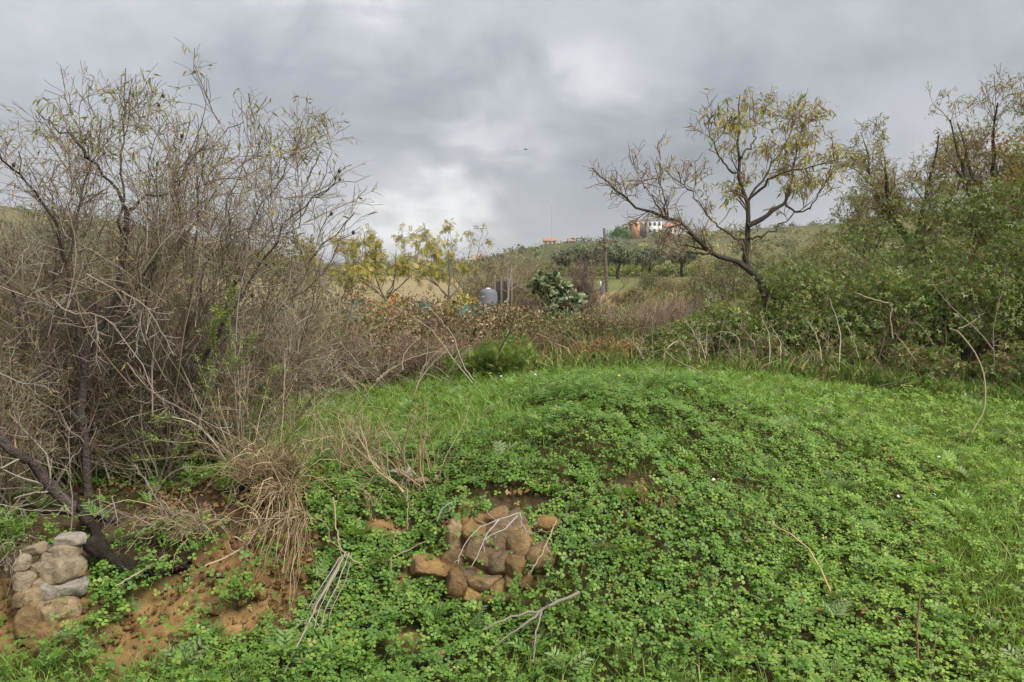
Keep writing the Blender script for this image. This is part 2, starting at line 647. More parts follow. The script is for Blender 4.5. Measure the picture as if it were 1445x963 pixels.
def proj(p):
    """world points -> photo pixels"""
    q = p - CAM
    f = q[:, 1] * math.cos(TH) - q[:, 2] * math.sin(TH)
    u = q[:, 1] * math.sin(TH) + q[:, 2] * math.cos(TH)
    return 722.5 + F * q[:, 0] / f, 481.5 - F * u / f


def ell(px, py, spots):
    """1 inside the listed ellipses (cx, cy, rx, ry, tilt), soft edge"""
    m = np.zeros(len(px))
    for cx, cy, rx, ry, tl in spots:
        c, s = math.cos(tl), math.sin(tl)
        a = ((px - cx) * c + (py - cy) * s) / rx
        b = (-(px - cx) * s + (py - cy) * c) / ry
        m = np.maximum(m, np.exp(-np.maximum(a * a + b * b - .55, 0) * 2.6))
    return m


SOIL = [(225, 880, 125, 44, -.62), (305, 812, 80, 32, -.5), (350, 765, 62, 24, -.4), (400, 800, 42, 85, .15), (690, 795, 70, 58, 0), (600, 812, 40, 12, -.2),
        (60, 850, 75, 70, 0), (575, 905, 22, 12, 0), (20, 890, 40, 40, 0), (545, 745, 30, 10, .3), (340, 880, 50, 18, -.4), (180, 905, 40, 16, -.3)]
HUMUS = [(150, 725, 230, 42, 0), (300, 720, 110, 40, 0), (720, 712, 70, 16, 0), (890, 690, 34, 14, 0), (180, 790, 110, 18, .1)]



# ------------------------------------------------------------------ ground
def axis(lo, hi, fine, far_lo, far_hi, g=1.13):
    a = list(np.arange(lo, hi, fine))
    s, x = fine, a[-1]
    while x < far_hi:
        s *= g
        x += s
        a.append(x)
    s, x = fine, lo
    pre = []
    while x > far_lo:
        s *= g
        x -= s
        pre.append(x)
    return np.array(pre[::-1] + a)


def build_ground():
    xs = axis(-4.6, 6.4, .07, -4000, 4000)
    ys = axis(3.4, 11.5, .06, -600, 5200, 1.1)
    X, Y = np.meshgrid(xs, ys)
    Z = H(X.ravel(), Y.ravel())
    V = np.c_[X.ravel(), Y.ravel(), Z]
    px, py = proj(np.where(V[:, 1:2] > 2, V, np.array((0, 5, 0))))
    soil = ell(px, py, SOIL) * ((V[:, 1] > 3.5) & (V[:, 1] < 8))
    V[:, 2] += soil * ((fbm(V[:, 0] * 14, V[:, 1] * 14, 40) - .5) * .09 + (np.abs(fbm(V[:, 0] * 4.5, V[:, 1] * 4.5, 43) - .5) - .1) * .30)
    ny, nx = X.shape
    I = np.arange(nx * ny).reshape(ny, nx)
    Q = np.stack([I[:-1, :-1], I[:-1, 1:], I[1:, 1:], I[1:, :-1]], -1).reshape(-1, 4)
    x, y = V[:, 0], V[:, 1]
    n1, n2, n3 = fbm(x * 1.3, y * 1.3, 50)[:, None], fbm(x / 9, y / 9, 51)[:, None], fbm(x / 45, y / 60, 53, 5)[:, None]
    bare = np.array((.43, .265, .12)) * (.75 + .5 * n1)
    under = np.array((.07, .065, .025)) * (.8 + .4 * n1)
    C = under * (1 - soil[:, None]) + bare * soil[:, None]
    hum = (ell(px, py, HUMUS) * ((V[:, 1] > 3.5) & (V[:, 1] < 8)))[:, None]
    C = C * (1 - hum) + np.array((.10, .07, .042)) * (.6 + .8 * n1) * hum
    mid = np.where(n2 > .5, np.array((.14, .14, .05)), np.array((.24, .19, .10)))
    C = C + (mid - C) * sstep(11, 15, y)[:, None]
    sand = sstep(24, 30, y) * (1 - sstep(85, 140, y)) * (1 - sstep(1, 4, x)) * sstep(-60, -30, x)
    C = C + (np.array((.40, .32, .19)) * (.9 + .2 * n1) - C) * sand[:, None]
    straw = sstep(44, 52, y) * (1 - sstep(74, 80, y)) * sstep(3, 6, x)
    C = C + (np.array((.36, .25, .12)) * (.7 + .6 * n2) - C) * straw[:, None]
    mead = sstep(74, 80, y) * (1 - sstep(104, 112, y)) * sstep(2, 6, x)
    C = C + (np.array((.19, .215, .08)) * (.7 + .6 * n2) - C) * mead[:, None]
    hillc = np.array((.115, .125, .055)) * (1 - sstep(.42, .58, n3)) + np.array((.20, .19, .085)) * sstep(.42, .58, n3)
    C = C + (hillc - C) * sstep(108, 140, y)[:, None]
    C = C + (np.array((.07, .09, .06)) - C) * sstep(700, 1500, y)[:, None]
    o = link('ground', mesh_np('ground', V, None, C, True, Q), 'ground')
    o['kind'] = 'structure'
    o['label'] = 'earth bank with bare brown soil and grassy slope rising to hills'


build_ground()


# ------------------------------------------------------------------ ground cover
def surf_samples(n, x0, x1, y0, y1, dens, r):
    out = []
    got = 0
    while got < n:
        x = r.uniform(x0, x1, n)
        y = r.uniform(y0, y1, n)
        keep = np.abs(x) < .66 * y + .35
        x, y = x[keep], y[keep]
        z = H(x, y)
        e = .04
        gx = (H(x + e, y) - z) / e
        gy = (H(x, y + e) - z) / e
        area = np.sqrt(1 + gx * gx + gy * gy)
        p = np.c_[x, y, z]
        px, py = proj(p)
        k = r.uniform(0, 1, len(x)) < dens(p, px, py) * np.minimum(area, 2.2) / 2.2
        nr = norm(np.c_[-gx, -gy, np.ones(len(x))])
        out.append(np.c_[p, nr][k])
        got += k.sum()
    o = np.vstack(out)[:n]
    return o[:, :3], o[:, 3:]


def grassy(p, px, py):
    """0 where the trefoil carpet rules, 1 where grass does (places on the ground)"""
    g = sstep(7.2, 8.6, p[:, 1]) * (1 - .25 * sstep(1100, 1300, px))
    g = np.maximum(g, ell(px, py, [(120, 958, 300, 40, 0), (820, 945, 130, 45, 0), (1010, 975, 170, 25, 0), (600, 590, 190, 45, .1), (1430, 800, 120, 200, 0), (430, 640, 80, 60, 0)]))
    return np.maximum(g, .35 * sstep(1250, 1440, px) + .25 * sstep(.5, .65, fbm(p[:, 0] * .9, p[:, 1] * .9, 77)))


def canopy(x, y):
    return fbm(x * 3.2, y * 3.2, 61)


def build_clover():
    r = np.random.default_rng(11)
    def dens(p, px, py):
        s = np.maximum(ell(px, py, SOIL), .8 * ell(px, py, HUMUS))
        clump = sstep(.34, .5, fbm(p[:, 0] * 4.5, p[:, 1] * 4.5, 64))
        hole = sstep(.25, .36, fbm(p[:, 0] * 2.2, p[:, 1] * 2.2, 66))
        d = (1 - .75 * grassy(p, px, py)) * (1 - s) ** 2 * (.35 + .65 * hole) + .13 * clump * (s > .3) * (py > 770)
        return d * (1 - .55 * sstep(7.5, 10.5, p[:, 1])) * np.clip(1.25 - .09 * (p[:, 1] - 4), .3, 1)
    n = 57000
    p, nr = surf_samples(n, -4.3, 6.4, 3.7, 11.3, dens, r)
    h = .015 + .15 * sstep(.3, .75, canopy(p[:, 0], p[:, 1])) * r.uniform(.55, 1.0, n) + r.uniform(0, .035, n)
    up = norm(nr * .75 + np.array((0, -.12, .5)))
    pos = p + up * h[:, None]
    nn = norm(up + r.normal(size=(n, 3)) * .30)
    d = norm(np.cross(nn, r.normal(size=(n, 3))))
    s = r.uniform(.011, .031, n) * (.8 + .4 * fbm(p[:, 0] * 1.6, p[:, 1] * 1.6, 70))
    px, py = proj(p)
    c = palette(n, [((.118, .235, .038), 5), ((.155, .285, .048), 4), ((.21, .335, .06), 2), ((.09, .19, .036), 2), ((.29, .33, .08), .12), ((.22, .13, .06), .08)], r, .2)
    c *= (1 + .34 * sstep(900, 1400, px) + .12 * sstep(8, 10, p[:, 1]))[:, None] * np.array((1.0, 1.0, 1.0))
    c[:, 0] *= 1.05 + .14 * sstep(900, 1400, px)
    near = p[:, 1] < 4.6
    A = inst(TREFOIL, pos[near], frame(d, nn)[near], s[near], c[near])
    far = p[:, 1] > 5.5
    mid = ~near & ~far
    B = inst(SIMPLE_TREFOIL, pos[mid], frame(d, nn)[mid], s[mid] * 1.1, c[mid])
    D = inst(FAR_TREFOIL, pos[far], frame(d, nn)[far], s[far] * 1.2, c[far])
    V, T, Q, C = join(A, B, D)
    o = link('clover_carpet', mesh_np('clover_carpet', V, T, C), 'leaf')
    tag(o, 'low carpet of green three-lobed leaves covering the bank and slope', 'ground cover', kind='stuff')


def build_grass():
    r = np.random.default_rng(12)
    def dens(p, px, py):
        s = np.maximum(ell(px, py, SOIL), .8 * ell(px, py, HUMUS))
        return (.16 + .84 * grassy(p, px, py)) * (1 - s) ** 2 * (1 - .9 * sstep(10.2, 11.4, p[:, 1] - .0007 * (px - 700))) * np.clip(1.2 - .05 * (p[:, 1] - 4), .5, 1)
    n = 66000
    p, nr = surf_samples(n, -5, 8.6, 3.7, 13.2, dens, r)
    px, py = proj(p)
    tall = grassy(p, px, py)
    d = norm(np.c_[r.normal(size=(n, 2)) * .42, np.ones(n)])
    nn = r.normal(size=(n, 3))
    L = r.uniform(.05, .16, n) * (.65 + .75 * tall) * (1 + .3 * sstep(8.5, 11, p[:, 1]))
    w = r.uniform(.004, .0085, n)
    c = palette(n, [((.215, .36, .058), 4), ((.155, .285, .045), 3), ((.29, .42, .085), 3), ((.40, .38, .18), .8)], r, .2)
    R = frame(d, nn)
    V, T, _, C = inst(BLADE, p, R, np.c_[w, L, L], c)
    # bend: tips sag sideways
    V = V.reshape(n, 5, 3)
    sag = np.c_[r.normal(size=(n, 2)) * .35, -np.abs(r.normal(size=n)) * .2] * L[:, None]
    V[:, 4] += sag
    V[:, 2:4] += sag[:, None] * .25
    o = link('grass', mesh_np('grass', V.reshape(-1, 3), T, C), 'leaf')
    tag(o, 'bright green grass blades on the bank top and slope', 'grass', kind='stuff')


def build_weeds():
    """taller weeds and thistle rosettes mixed in the carpet, and dead brown stalks"""
    r = np.random.default_rng(13)
    n = 700
    p, nr = surf_samples(n, -4.3, 6.4, 3.9, 11, lambda p, px, py: (1 - ell(px, py, SOIL)) * .8, r)
    k = 7
    pos = np.repeat(p, k, 0)
    a = r.uniform(0, 6.28, n * k)
    d = norm(np.c_[np.cos(a), np.sin(a), r.uniform(.4, 1.5, n * k)])
    nn = np.tile(np.array((0., 0, 1)), (n * k, 1)) + r.normal(size=(n * k, 3)) * .2
    L = np.repeat(r.uniform(.07, .18, n), k) * r.uniform(.7, 1.1, n * k)
    c = np.repeat(palette(n, [((.16, .26, .06), 3), ((.25, .33, .15), 2), ((.2, .33, .07), 2)], r), k, 0)
    A = inst(PINNATE, pos + np.array((0, 0, .03)), frame(d, nn), L, c)
    V, T, Q, C = A
    o = link('weed_leaf', mesh_np('weed_leaf', V, T, C), 'leaf')
    tag(o, 'pale feathery thistle and weed leaves poking through the green carpet', 'weeds', kind='stuff')
    # dead brown leaf litter at the hollow in the bank and on the soil
    n = 2600
    p, nr = surf_samples(n, -4.3, 4, 4.2, 8, lambda p, px, py: ell(px, py, [(905, 722, 46, 42, 0), (330, 690, 190, 50, 0), (740, 690, 60, 22, 0), (400, 790, 60, 90, 0), (1325, 665, 30, 12, 0), (1250, 575, 10, 8, 0)]) * .9 + .004, r)
    nn = norm(nr + r.normal(size=(n, 3)) * .5)
    d = norm(np.cross(nn, r.normal(size=(n, 3))))
    c = palette(n, [((.22, .12, .05), 3), ((.30, .19, .09), 2), ((.12, .065, .03), 3)], r)
    V, T, Q, C = inst(OVAL, p + nn * r.uniform(.005, .07, n)[:, None], frame(d, nn), r.uniform(.025, .06, n), c)
    o = link('leaf_litter', mesh_np('leaf_litter', V, T, C), 'matte_leaf')
    tag(o, 'dead brown leaves lying in the hollows of the bank', 'leaf litter', kind='stuff')


def build_mid_scrub():
    """knee-high weeds filling the ground between the bank and the trees behind"""
    r = np.random.default_rng(14)
    n = 36000
    y = 10.5 + (60 - 10.5) * r.uniform(0, 1, n) ** 3.0
    x = r.uniform(-.68, .68, n) * y
    z = H(x, y)
    p = np.c_[x, y, z]
    px, py = proj(p)
    nz = fbm(x / 2.2, y / 2.2, 81)
    keep = r.uniform(0, 1, n) < np.clip(.25 + 1.1 * nz, 0, 1) * (1 - .85 * (sstep(22, 28, y) * (x < 1.5)))
    p, nz = p[keep], nz[keep]
    n = len(p)
    sc = np.clip(p[:, 1] / 13, 1, 3.0)
    L = r.uniform(.14, .5, n) * (.6 + .8 * nz) * np.minimum(sc, 1.25)
    d = norm(np.c_[r.normal(size=(n, 2)) * .38, np.ones(n)])
    c = palette(n, [((.11, .16, .04), 4), ((.20, .21, .075), 3), ((.36, .27, .14), 3), ((.17, .10, .055), 2)], r)
    green = palette(n, [((.09, .17, .03), 2), ((.16, .24, .06), 1)], r)
    gsel = (r.uniform(0, 1, n) < .45 * (1 - sstep(10.8, 12.5, p[:, 1])) + .25 * (fbm(p[:, 0] / 3, p[:, 1] / 3, 85) > .5))
    c[gsel] = green[gsel]
    V, T, _, C = inst(BLADE, p, frame(d, r.normal(size=(n, 3))), np.c_[r.uniform(.012, .03, n) * sc, L, L], c)
    V = V.reshape(n, 5, 3)
    sag = np.c_[r.normal(size=(n, 2)) * .3, -np.abs(r.normal(size=n)) * .2] * L[:, None]
    V[:, 4] += sag
    o = link('rough_grass', mesh_np('rough_grass', V.reshape(-1, 3), T, C), 'matte_leaf')
    tag(o, 'rough green and straw coloured weeds on the flat ground behind the bank', 'rough grass', kind='stuff')


build_clover()
build_grass()
build_weeds()
build_mid_scrub()


# ------------------------------------------------------------------ plant builders
def leaves_on(PTS, n, size, pal, proto, r, droop=.6, tr=(.25, 1), weight=None, spread=.02, var=.2):
    N, k, _ = PTS.shape
    L = np.linalg.norm(PTS[:, -1] - PTS[:, 0], axis=1)
    w = L if weight is None else weight
    i = r.choice(N, n, p=w / w.sum())
    t = r.uniform(tr[0], tr[1], n) * (k - 1)
    a = np.minimum(t.astype(int), k - 2)
    f = (t - a)[:, None]
    p = PTS[i, a] * (1 - f) + PTS[i, a + 1] * f + r.normal(size=(n, 3)) * spread
    d = norm(norm(PTS[i, a + 1] - PTS[i, a]) * .5 + r.normal(size=(n, 3)) * .55 + np.array((0, 0, -droop)))
    s = r.uniform(size[0], size[1], n)
    return inst(proto, p, frame(d, r.normal(size=(n, 3)) + np.array((0, 0, .6))), s, palette(n, pal, r, var))


def bush(name, label, cat, base, rx, ry, h, nleaf, size, proto, pal, r, lobes=36, group=None, stempal=GREY_TWIG, nstem=40, m='leaf', lift=.12, stemr=.012, twigs=0, orient=.9):
    o = root(name, base, label, cat, group)
    c = r.normal(size=(lobes, 3))
    c = norm(c) * r.uniform(.25, .88, (lobes, 1)) ** .6
    c[:, 2] = np.abs(c[:, 2])
    cen = base + c * np.array((rx, ry, h * .82)) + np.array((0, 0, h * lift))
    lr = r.uniform(.16, .34, lobes) * min(rx, h)
    ii = r.choice(lobes, nleaf, p=lr ** 2 / (lr ** 2).sum())
    q = norm(r.normal(size=(nleaf, 3)) + np.array((0, 0, .25)))
    pos = cen[ii] + q * (lr[ii] * r.uniform(.55, 1.12, nleaf))[:, None] * np.array((1, 1, .8))
    gz = H(pos[:, 0], pos[:, 1])
    pos[:, 2] = np.maximum(pos[:, 2], gz + .02)
    nn = norm(q * orient + r.normal(size=(nleaf, 3)) * .55 + np.array((0, 0, .35)))
    d = norm(np.cross(nn, r.normal(size=(nleaf, 3))) + np.array((0, 0, -.35)))
    tone = r.uniform(.8, 1.2, lobes)[ii][:, None]
    V, T, Q, C = inst(proto, pos, frame(d, nn), r.uniform(size[0], size[1], nleaf), palette(nleaf, pal, r) * tone)
    part('foliage', V, T, C, m, o, kind='stuff')
    k = r.choice(lobes, nstem)
    b0 = base + np.c_[r.normal(size=(nstem, 2)) * np.array((rx, ry)) * .25, np.zeros(nstem)]
    b0[:, 2] = H(b0[:, 0], b0[:, 1]) - .03
    end = cen[k] + r.normal(size=(nstem, 3)) * lr[k][:, None] * .7
    t = np.linspace(0, 1, 6)[None, :, None]
    S = b0[:, None] * (1 - t) + end[:, None] * t + np.array((0, 0, 1)) * (np.sin(t * np.pi) * h * .12) + r.normal(size=(nstem, 6, 3)) * .03 * h * (t > 0)
    R = np.full((nstem, 1), stemr) * r.uniform(.5, 1.2, (nstem, 1)) * np.linspace(1, .35, 6)[None]
    items = [tubes(S, R, 3, palette(nstem, stempal, r))]
    if twigs:
        S2, R2 = spawn(S, R, twigs, (.35, 1), (.15 * h, .45 * h), (20, 70), r, up=.1, n=3, rr=.6)
        items.append(tubes(S2, R2, 3, palette(twigs, stempal, r)))
    V, T, Q, C = join(*[(a, None, b, c_) for a, b, c_ in items])
    part('stem', V, None, C, 'twig', o, quads=Q, kind='stuff')
    return o


def bare_shrub(name, label, cat, base, rx, ry, h, nst, n1, n2, r, pal=GREY_TWIG, rad=.009, group=None, leaf=None, up=.25, lean=(0, 0), curl=.2, rmin=.0016):
    o = root(name, base, label, cat, group)
    b0 = base + np.c_[r.uniform(-1, 1, (nst, 2)) * np.array((rx, ry)) * .45, np.zeros(nst)]
    b0[:, 2] = H(b0[:, 0], b0[:, 1]) - .03
    d = norm(np.c_[r.normal(size=nst) * rx / h * .75 + lean[0], r.normal(size=nst) * ry / h * .75 + lean[1], np.ones(nst)])
    n = 7
    S = np.zeros((nst, n, 3))
    S[:, 0] = b0
    L = h * r.uniform(.5, 1.08, nst)
    for k in range(1, n):
        d = norm(d + r.normal(size=(nst, 3)) * .13 + np.array((0, 0, .05 * up)))
        S[:, k] = S[:, k - 1] + d * (L / (n - 1))[:, None]
    R = rad * r.uniform(.5, 1.3, (nst, 1)) * np.linspace(1, .3, n)[None]
    S1, R1 = spawn(S, R, n1, (.12, .98), (.15 * h, .5 * h), (20, 75), r, up=up * .5, n=4, rr=.6, curl=curl)
    R1 = np.maximum(R1, rmin)
    S2, R2 = spawn(S1, R1, n2, (.1, 1), (.06 * h, .24 * h), (25, 85), r, up=up * .3, n=3, rr=.7, curl=curl)
    R2 = np.maximum(R2, rmin * .8)
    V, Q, C = tubes(S, R, 4, palette(nst, pal, r))
    part('stem', V, None, C, 'twig', o, quads=Q, kind='stuff')
    a, b, = tubes(S1, R1, 3, palette(n1, pal, r)), tubes(S2, R2, 3, palette(n2, pal, r))
    V, T, Q, C = join((a[0], None, a[1], a[2]), (b[0], None, b[1], b[2]))
    part('twig_crown', V, None, C, 'twig', o, quads=Q, kind='stuff')
    if leaf:
        V, T, Q, C = leaves_on(S2, leaf[0], leaf[1], leaf[2], leaf[3] if len(leaf) > 3 else LANCE, r)
        part('foliage', V, T, C, 'leaf', o, kind='stuff')
    return o


def limb_path(pts, Y0, Y1, n=14, jit=.0, r=None):
    k = len(pts)
    w = np.array([P(px, py, Y0 + (Y1 - Y0) * (i / (k - 1)) ** 1.2) for i, (px, py) in enumerate(pts)])
    c = resample(w, n)
    if jit and r is not None:
        c[1:-1] += r.normal(size=(n - 2, 3)) * jit
    return c


def traced_tree(name, label, base, limbs, r, levels, leaf, barkpal, twigpal, group=None, extra=None, n=14, jit=.012, weightf=None):
    """tree from traced limbs: limbs = [(part name, pixel points, Y0, Y1, r0, r1)]"""
    o = root(name, base, label, 'tree', group)
    paths, rads = [], []
    for nm, pts, Y0, Y1, r0, r1 in limbs:
        c = limb_path(pts, Y0, Y1, n, jit, r)
        rad = r0 + (r1 - r0) * np.linspace(0, 1, n) ** .8
        rad = rad * r.uniform(.9, 1.12, n)
        V, Q, C = tubes(c[None], rad[None], 9, palette(1, barkpal, r, .1))
        part(nm, V, None, C, 'bark', o, True, Q)
        paths.append(c)
        rads.append(rad)
    S, R = np.array(paths), np.array(rads)
    if extra is not None:
        S, R = np.concatenate([S, extra[0]]), np.concatenate([R, extra[1]])
    items = []
    for (cnt, tr, ln, ang, up, rr, rmax, rmin) in levels:
        S, R = spawn(S, R, cnt, tr, ln, ang, r, up=up, curl=.2, rr=rr, n=6 if cnt < 600 else (5 if cnt < 1800 else 4), rmax=rmax, weight=weightf(S) if weightf is not None else None)
        R = np.maximum(R, rmin)
        a, b, c = tubes(S, R, 4 if cnt < 600 else 3, palette(cnt, twigpal, r))
        items.append((a, None, b, c))
    V, T, Q, C = join(*items)
    part('twig_crown', V, None, C, 'twig', o, quads=Q, kind='stuff')
    nl, size, pal, wf = leaf
    w = np.linalg.norm(S[:, -1] - S[:, 0], axis=1) * wf(S.mean(axis=1))
    V, T, Q, C = leaves_on(S, nl, size, pal, LANCE, r, droop=.9, weight=w, spread=.015)
    part('foliage', V, T, C, 'leaf', o, kind='stuff')
    return o, S


# ------------------------------------------------------------------ the big almond tree on the left bank
AL_LEAF = [((.25, .29, .08), 4), ((.36, .33, .09), 3), ((.18, .23, .06), 3), ((.42, .28, .07), 1)]
BARK = [((.10, .085, .065), 1)]
DARKBARK = [((.055, .042, .034), 1)]


def build_left_tree():
    r = np.random.default_rng(21)
    Y = 6.2
    base = on(128, Y)
    L = [('trunk', [(128, 745), (122, 700), (118, 637), (113, 560), (125, 500), (150, 450), (170, 400), (175, 350), (179, 299)], Y, Y + .05, 0.0325, 0.0217),
         ('trunk', [(140, 748), (90, 700), (55, 668), (22, 637), (-30, 590), (-70, 520)], Y - .5, Y - .9, 0.0409, 0.0280),
         ('limb', [(179, 299), (165, 275), (144, 244), (120, 219), (95, 195), (75, 178), (50, 155)], Y + .05, Y - .5, 0.0153, 0.0026),
         ('limb', [(179, 299), (205, 280), (239, 270), (262, 240), (279, 214), (319, 190), (345, 172)], Y + .05, Y + .5, 0.0145, 0.0026),
         ('limb', [(172, 330), (174, 280), (170, 230), (176, 190), (172, 145), (172, 105)], Y, Y + .1, 0.0115, 0.0017),
         ('limb', [(120, 530), (105, 440), (85, 350), (60, 280), (30, 249), (0, 219), (-40, 190)], Y, Y - .7, 0.0172, 0.0043),
         ('limb', [(118, 600), (60, 520), (20, 430), (-10, 330), (-20, 250)], Y, Y - .4, 0.0153, 0.0043),
         ('limb', [(150, 450), (185, 420), (215, 360), (245, 300), (262, 240), (285, 165), (292, 105)], Y, Y + .5, 0.0134, 0.0017),
         ('limb', [(241, 735), (243, 690), (240, 640), (252, 560), (262, 470), (270, 380), (275, 300), (280, 240)], Y + .35, Y + .6, 0.0211, 0.0052),
         ('limb', [(243, 690), (275, 600), (300, 500), (325, 410), (350, 340), (380, 270), (410, 232), (428, 195)], Y + .35, Y + .5, 0.0153, 0.0017),
         ('limb', [(252, 580), (300, 480), (350, 400), (395, 330), (430, 290), (470, 262), (522, 248)], Y + .4, Y + .2, 0.0123, 0.0017),
         ('limb', [(262, 470), (285, 400), (310, 330), (330, 260), (350, 215), (360, 165)], Y + .45, Y + .9, 0.0107, 0.0017),
         ('limb', [(325, 410), (370, 350), (420, 310), (460, 240), (470, 195)], Y + .4, Y + .8, 0.0084, 0.0017),
         ('limb', [(90, 400), (110, 300), (125, 230), (112, 180), (95, 145)], Y - .3, Y - .2, 0.0096, 0.0017),
         ('limb', [(240, 640), (210, 560), (200, 470), (215, 400), (225, 300), (215, 215), (240, 160)], Y + .35, Y + .1, 0.0115, 0.0017)]
    # long straight suckers fanning up through the crown
    m = 70
    bx = r.uniform(20, 360, m)
    S0 = np.array([P(a, 700 - 330 * r.uniform(0, 1) ** .8, Y + r.uniform(-.3, .9)) for a in bx])
    tx = np.clip(bx * 1.5 - 70 + r.normal(size=m) * 95, -60, 440)
    ty = 125 + .00125 * (tx - 215) ** 2 + 22 + np.abs(r.normal(size=m)) * 120
    S1 = np.array([P(a, b, Y + r.uniform(-.6, 1.1)) for a, b in zip(tx, ty)])
    tt = np.linspace(0, 1, 16)[None, :, None]
    bow = r.normal(size=(m, 1, 3)) * np.array((.26, .22, .06))
    SK = S0[:, None] * (1 - tt) + S1[:, None] * tt + bow * np.sin(tt * np.pi) + np.cumsum(r.normal(size=(m, 16, 3)) * .014, axis=1) * tt
    RK = r.uniform(.003, .007, (m, 1)) * np.linspace(1, .3, 16)[None]
    levels = [(360, (.15, 1), (.3, .85), (18, 60), .22, .7, .009, .004),
              (2300, (.1, 1), (.16, .5), (20, 70), .12, .6, .006, .0024),
              (7600, (.08, 1), (.07, .26), (22, 80), .05, .65, .004, .0017)]
    o, S = traced_tree('almond_tree', 'large tangled almond tree with bare grey-red twigs above the stone wall', base, L, r, levels,
                       (1500, (.045, .085), AL_LEAF, lambda c: .22 + 2.2 * sstep(2.6, 3.7, c[:, 2])), [((.17, .14, .115), 1)], [((.24, .18, .13), 3), ((.18, .125, .09), 2), ((.32, .28, .215), 5)], n=16, jit=.014, extra=(SK, RK))
    V, Q, C = tubes(SK, RK, 4, palette(len(SK), [((.23, .18, .13), 3), ((.29, .25, .19), 3), ((.17, .12, .085), 2)], r))
    part('sucker', V, None, C, 'twig', o, quads=Q, kind='stuff')
    # dry black husks still hanging
    me = None
    for k in range(26):
        tw = S[r.integers(len(S))]
        if me is None:
            v = []
            for i in range(5):
                t = i / 4 * math.pi
                for j in range(6):
                    a = j / 6 * 2 * math.pi
                    v.append((math.sin(t) * math.cos(a) * .013, math.sin(t) * math.sin(a) * .010, -.036 + .018 * math.cos(t)))
            q = [(i * 6 + j, i * 6 + (j + 1) % 6, (i + 1) * 6 + (j + 1) % 6, (i + 1) * 6 + j) for i in range(4) for j in range(6)]
            me = mesh_np('husk', np.array(v), None, None, True, np.array(q))
        link('husk', me, 'husk', o, Vector(tw[-1] + np.array((0, 0, .018)) - np.array(o.location)))
    return o


build_left_tree()


def build_left_thicket():
    r = np.random.default_rng(22)
    gp = None
    spec = [((30, 7.0), .75, .5, 2.25, 40, 460, 2300, 'leafless grey thicket crowding the left almond trunk above the stone wall', (.0, 0)),
            ((150, 7.3), .75, .5, 2.1, 40, 460, 2300, 'leafless brown thicket directly behind the forked almond trunk', (0, 0)),
            ((260, 7.4), .75, .5, 2.0, 40, 460, 2300, 'leafless thicket behind the second almond stem', (.1, 0)),
            ((365, 7.9), .7, .5, 1.8, 40, 500, 2800, 'twiggy brown thicket between the almond tree and the rusty bramble hedge', (.15, 0)),
            ((-40, 5.7), .5, .4, 1.35, 24, 260, 1100, 'drooping dry grey shrub hanging beside the stone wall', (.1, -.1))]
    for (q, rx, ry, h, a, b, c, lab, ln) in spec:
        bare_shrub('thicket_shrub', lab, 'shrub', on(*q), rx, ry, h, a, b, c, r, pal=GREY_TWIG, rad=.011, lean=ln,
                   leaf=(1100, (.03, .055), [((.22, .25, .075), 3), ((.32, .27, .1), 2), ((.27, .18, .08), 2)]))
    # low olive-green scrub filling behind, seen through the twigs
    for (q, rx, h, lab) in (((60, 10.), 1.5, 2.3, 'olive-green scrub bush seen through the left almond twigs'),
                            ((230, 10.5), 1.4, 2.2, 'dull green scrub bush behind the almond thicket'),
                            ((400, 11.0), 1.1, 2.3, 'yellow-green bush behind the right edge of the almond tree')):
        bush('scrub_bush', lab, 'bush', on(*q), rx, .9, h, 6000, (.03, .07), OVAL,
             [((.12, .14, .05), 4), ((.20, .19, .07), 3), ((.24, .17, .08), 3), ((.14, .085, .05), 2)], r, twigs=500, nstem=60)


build_left_thicket()


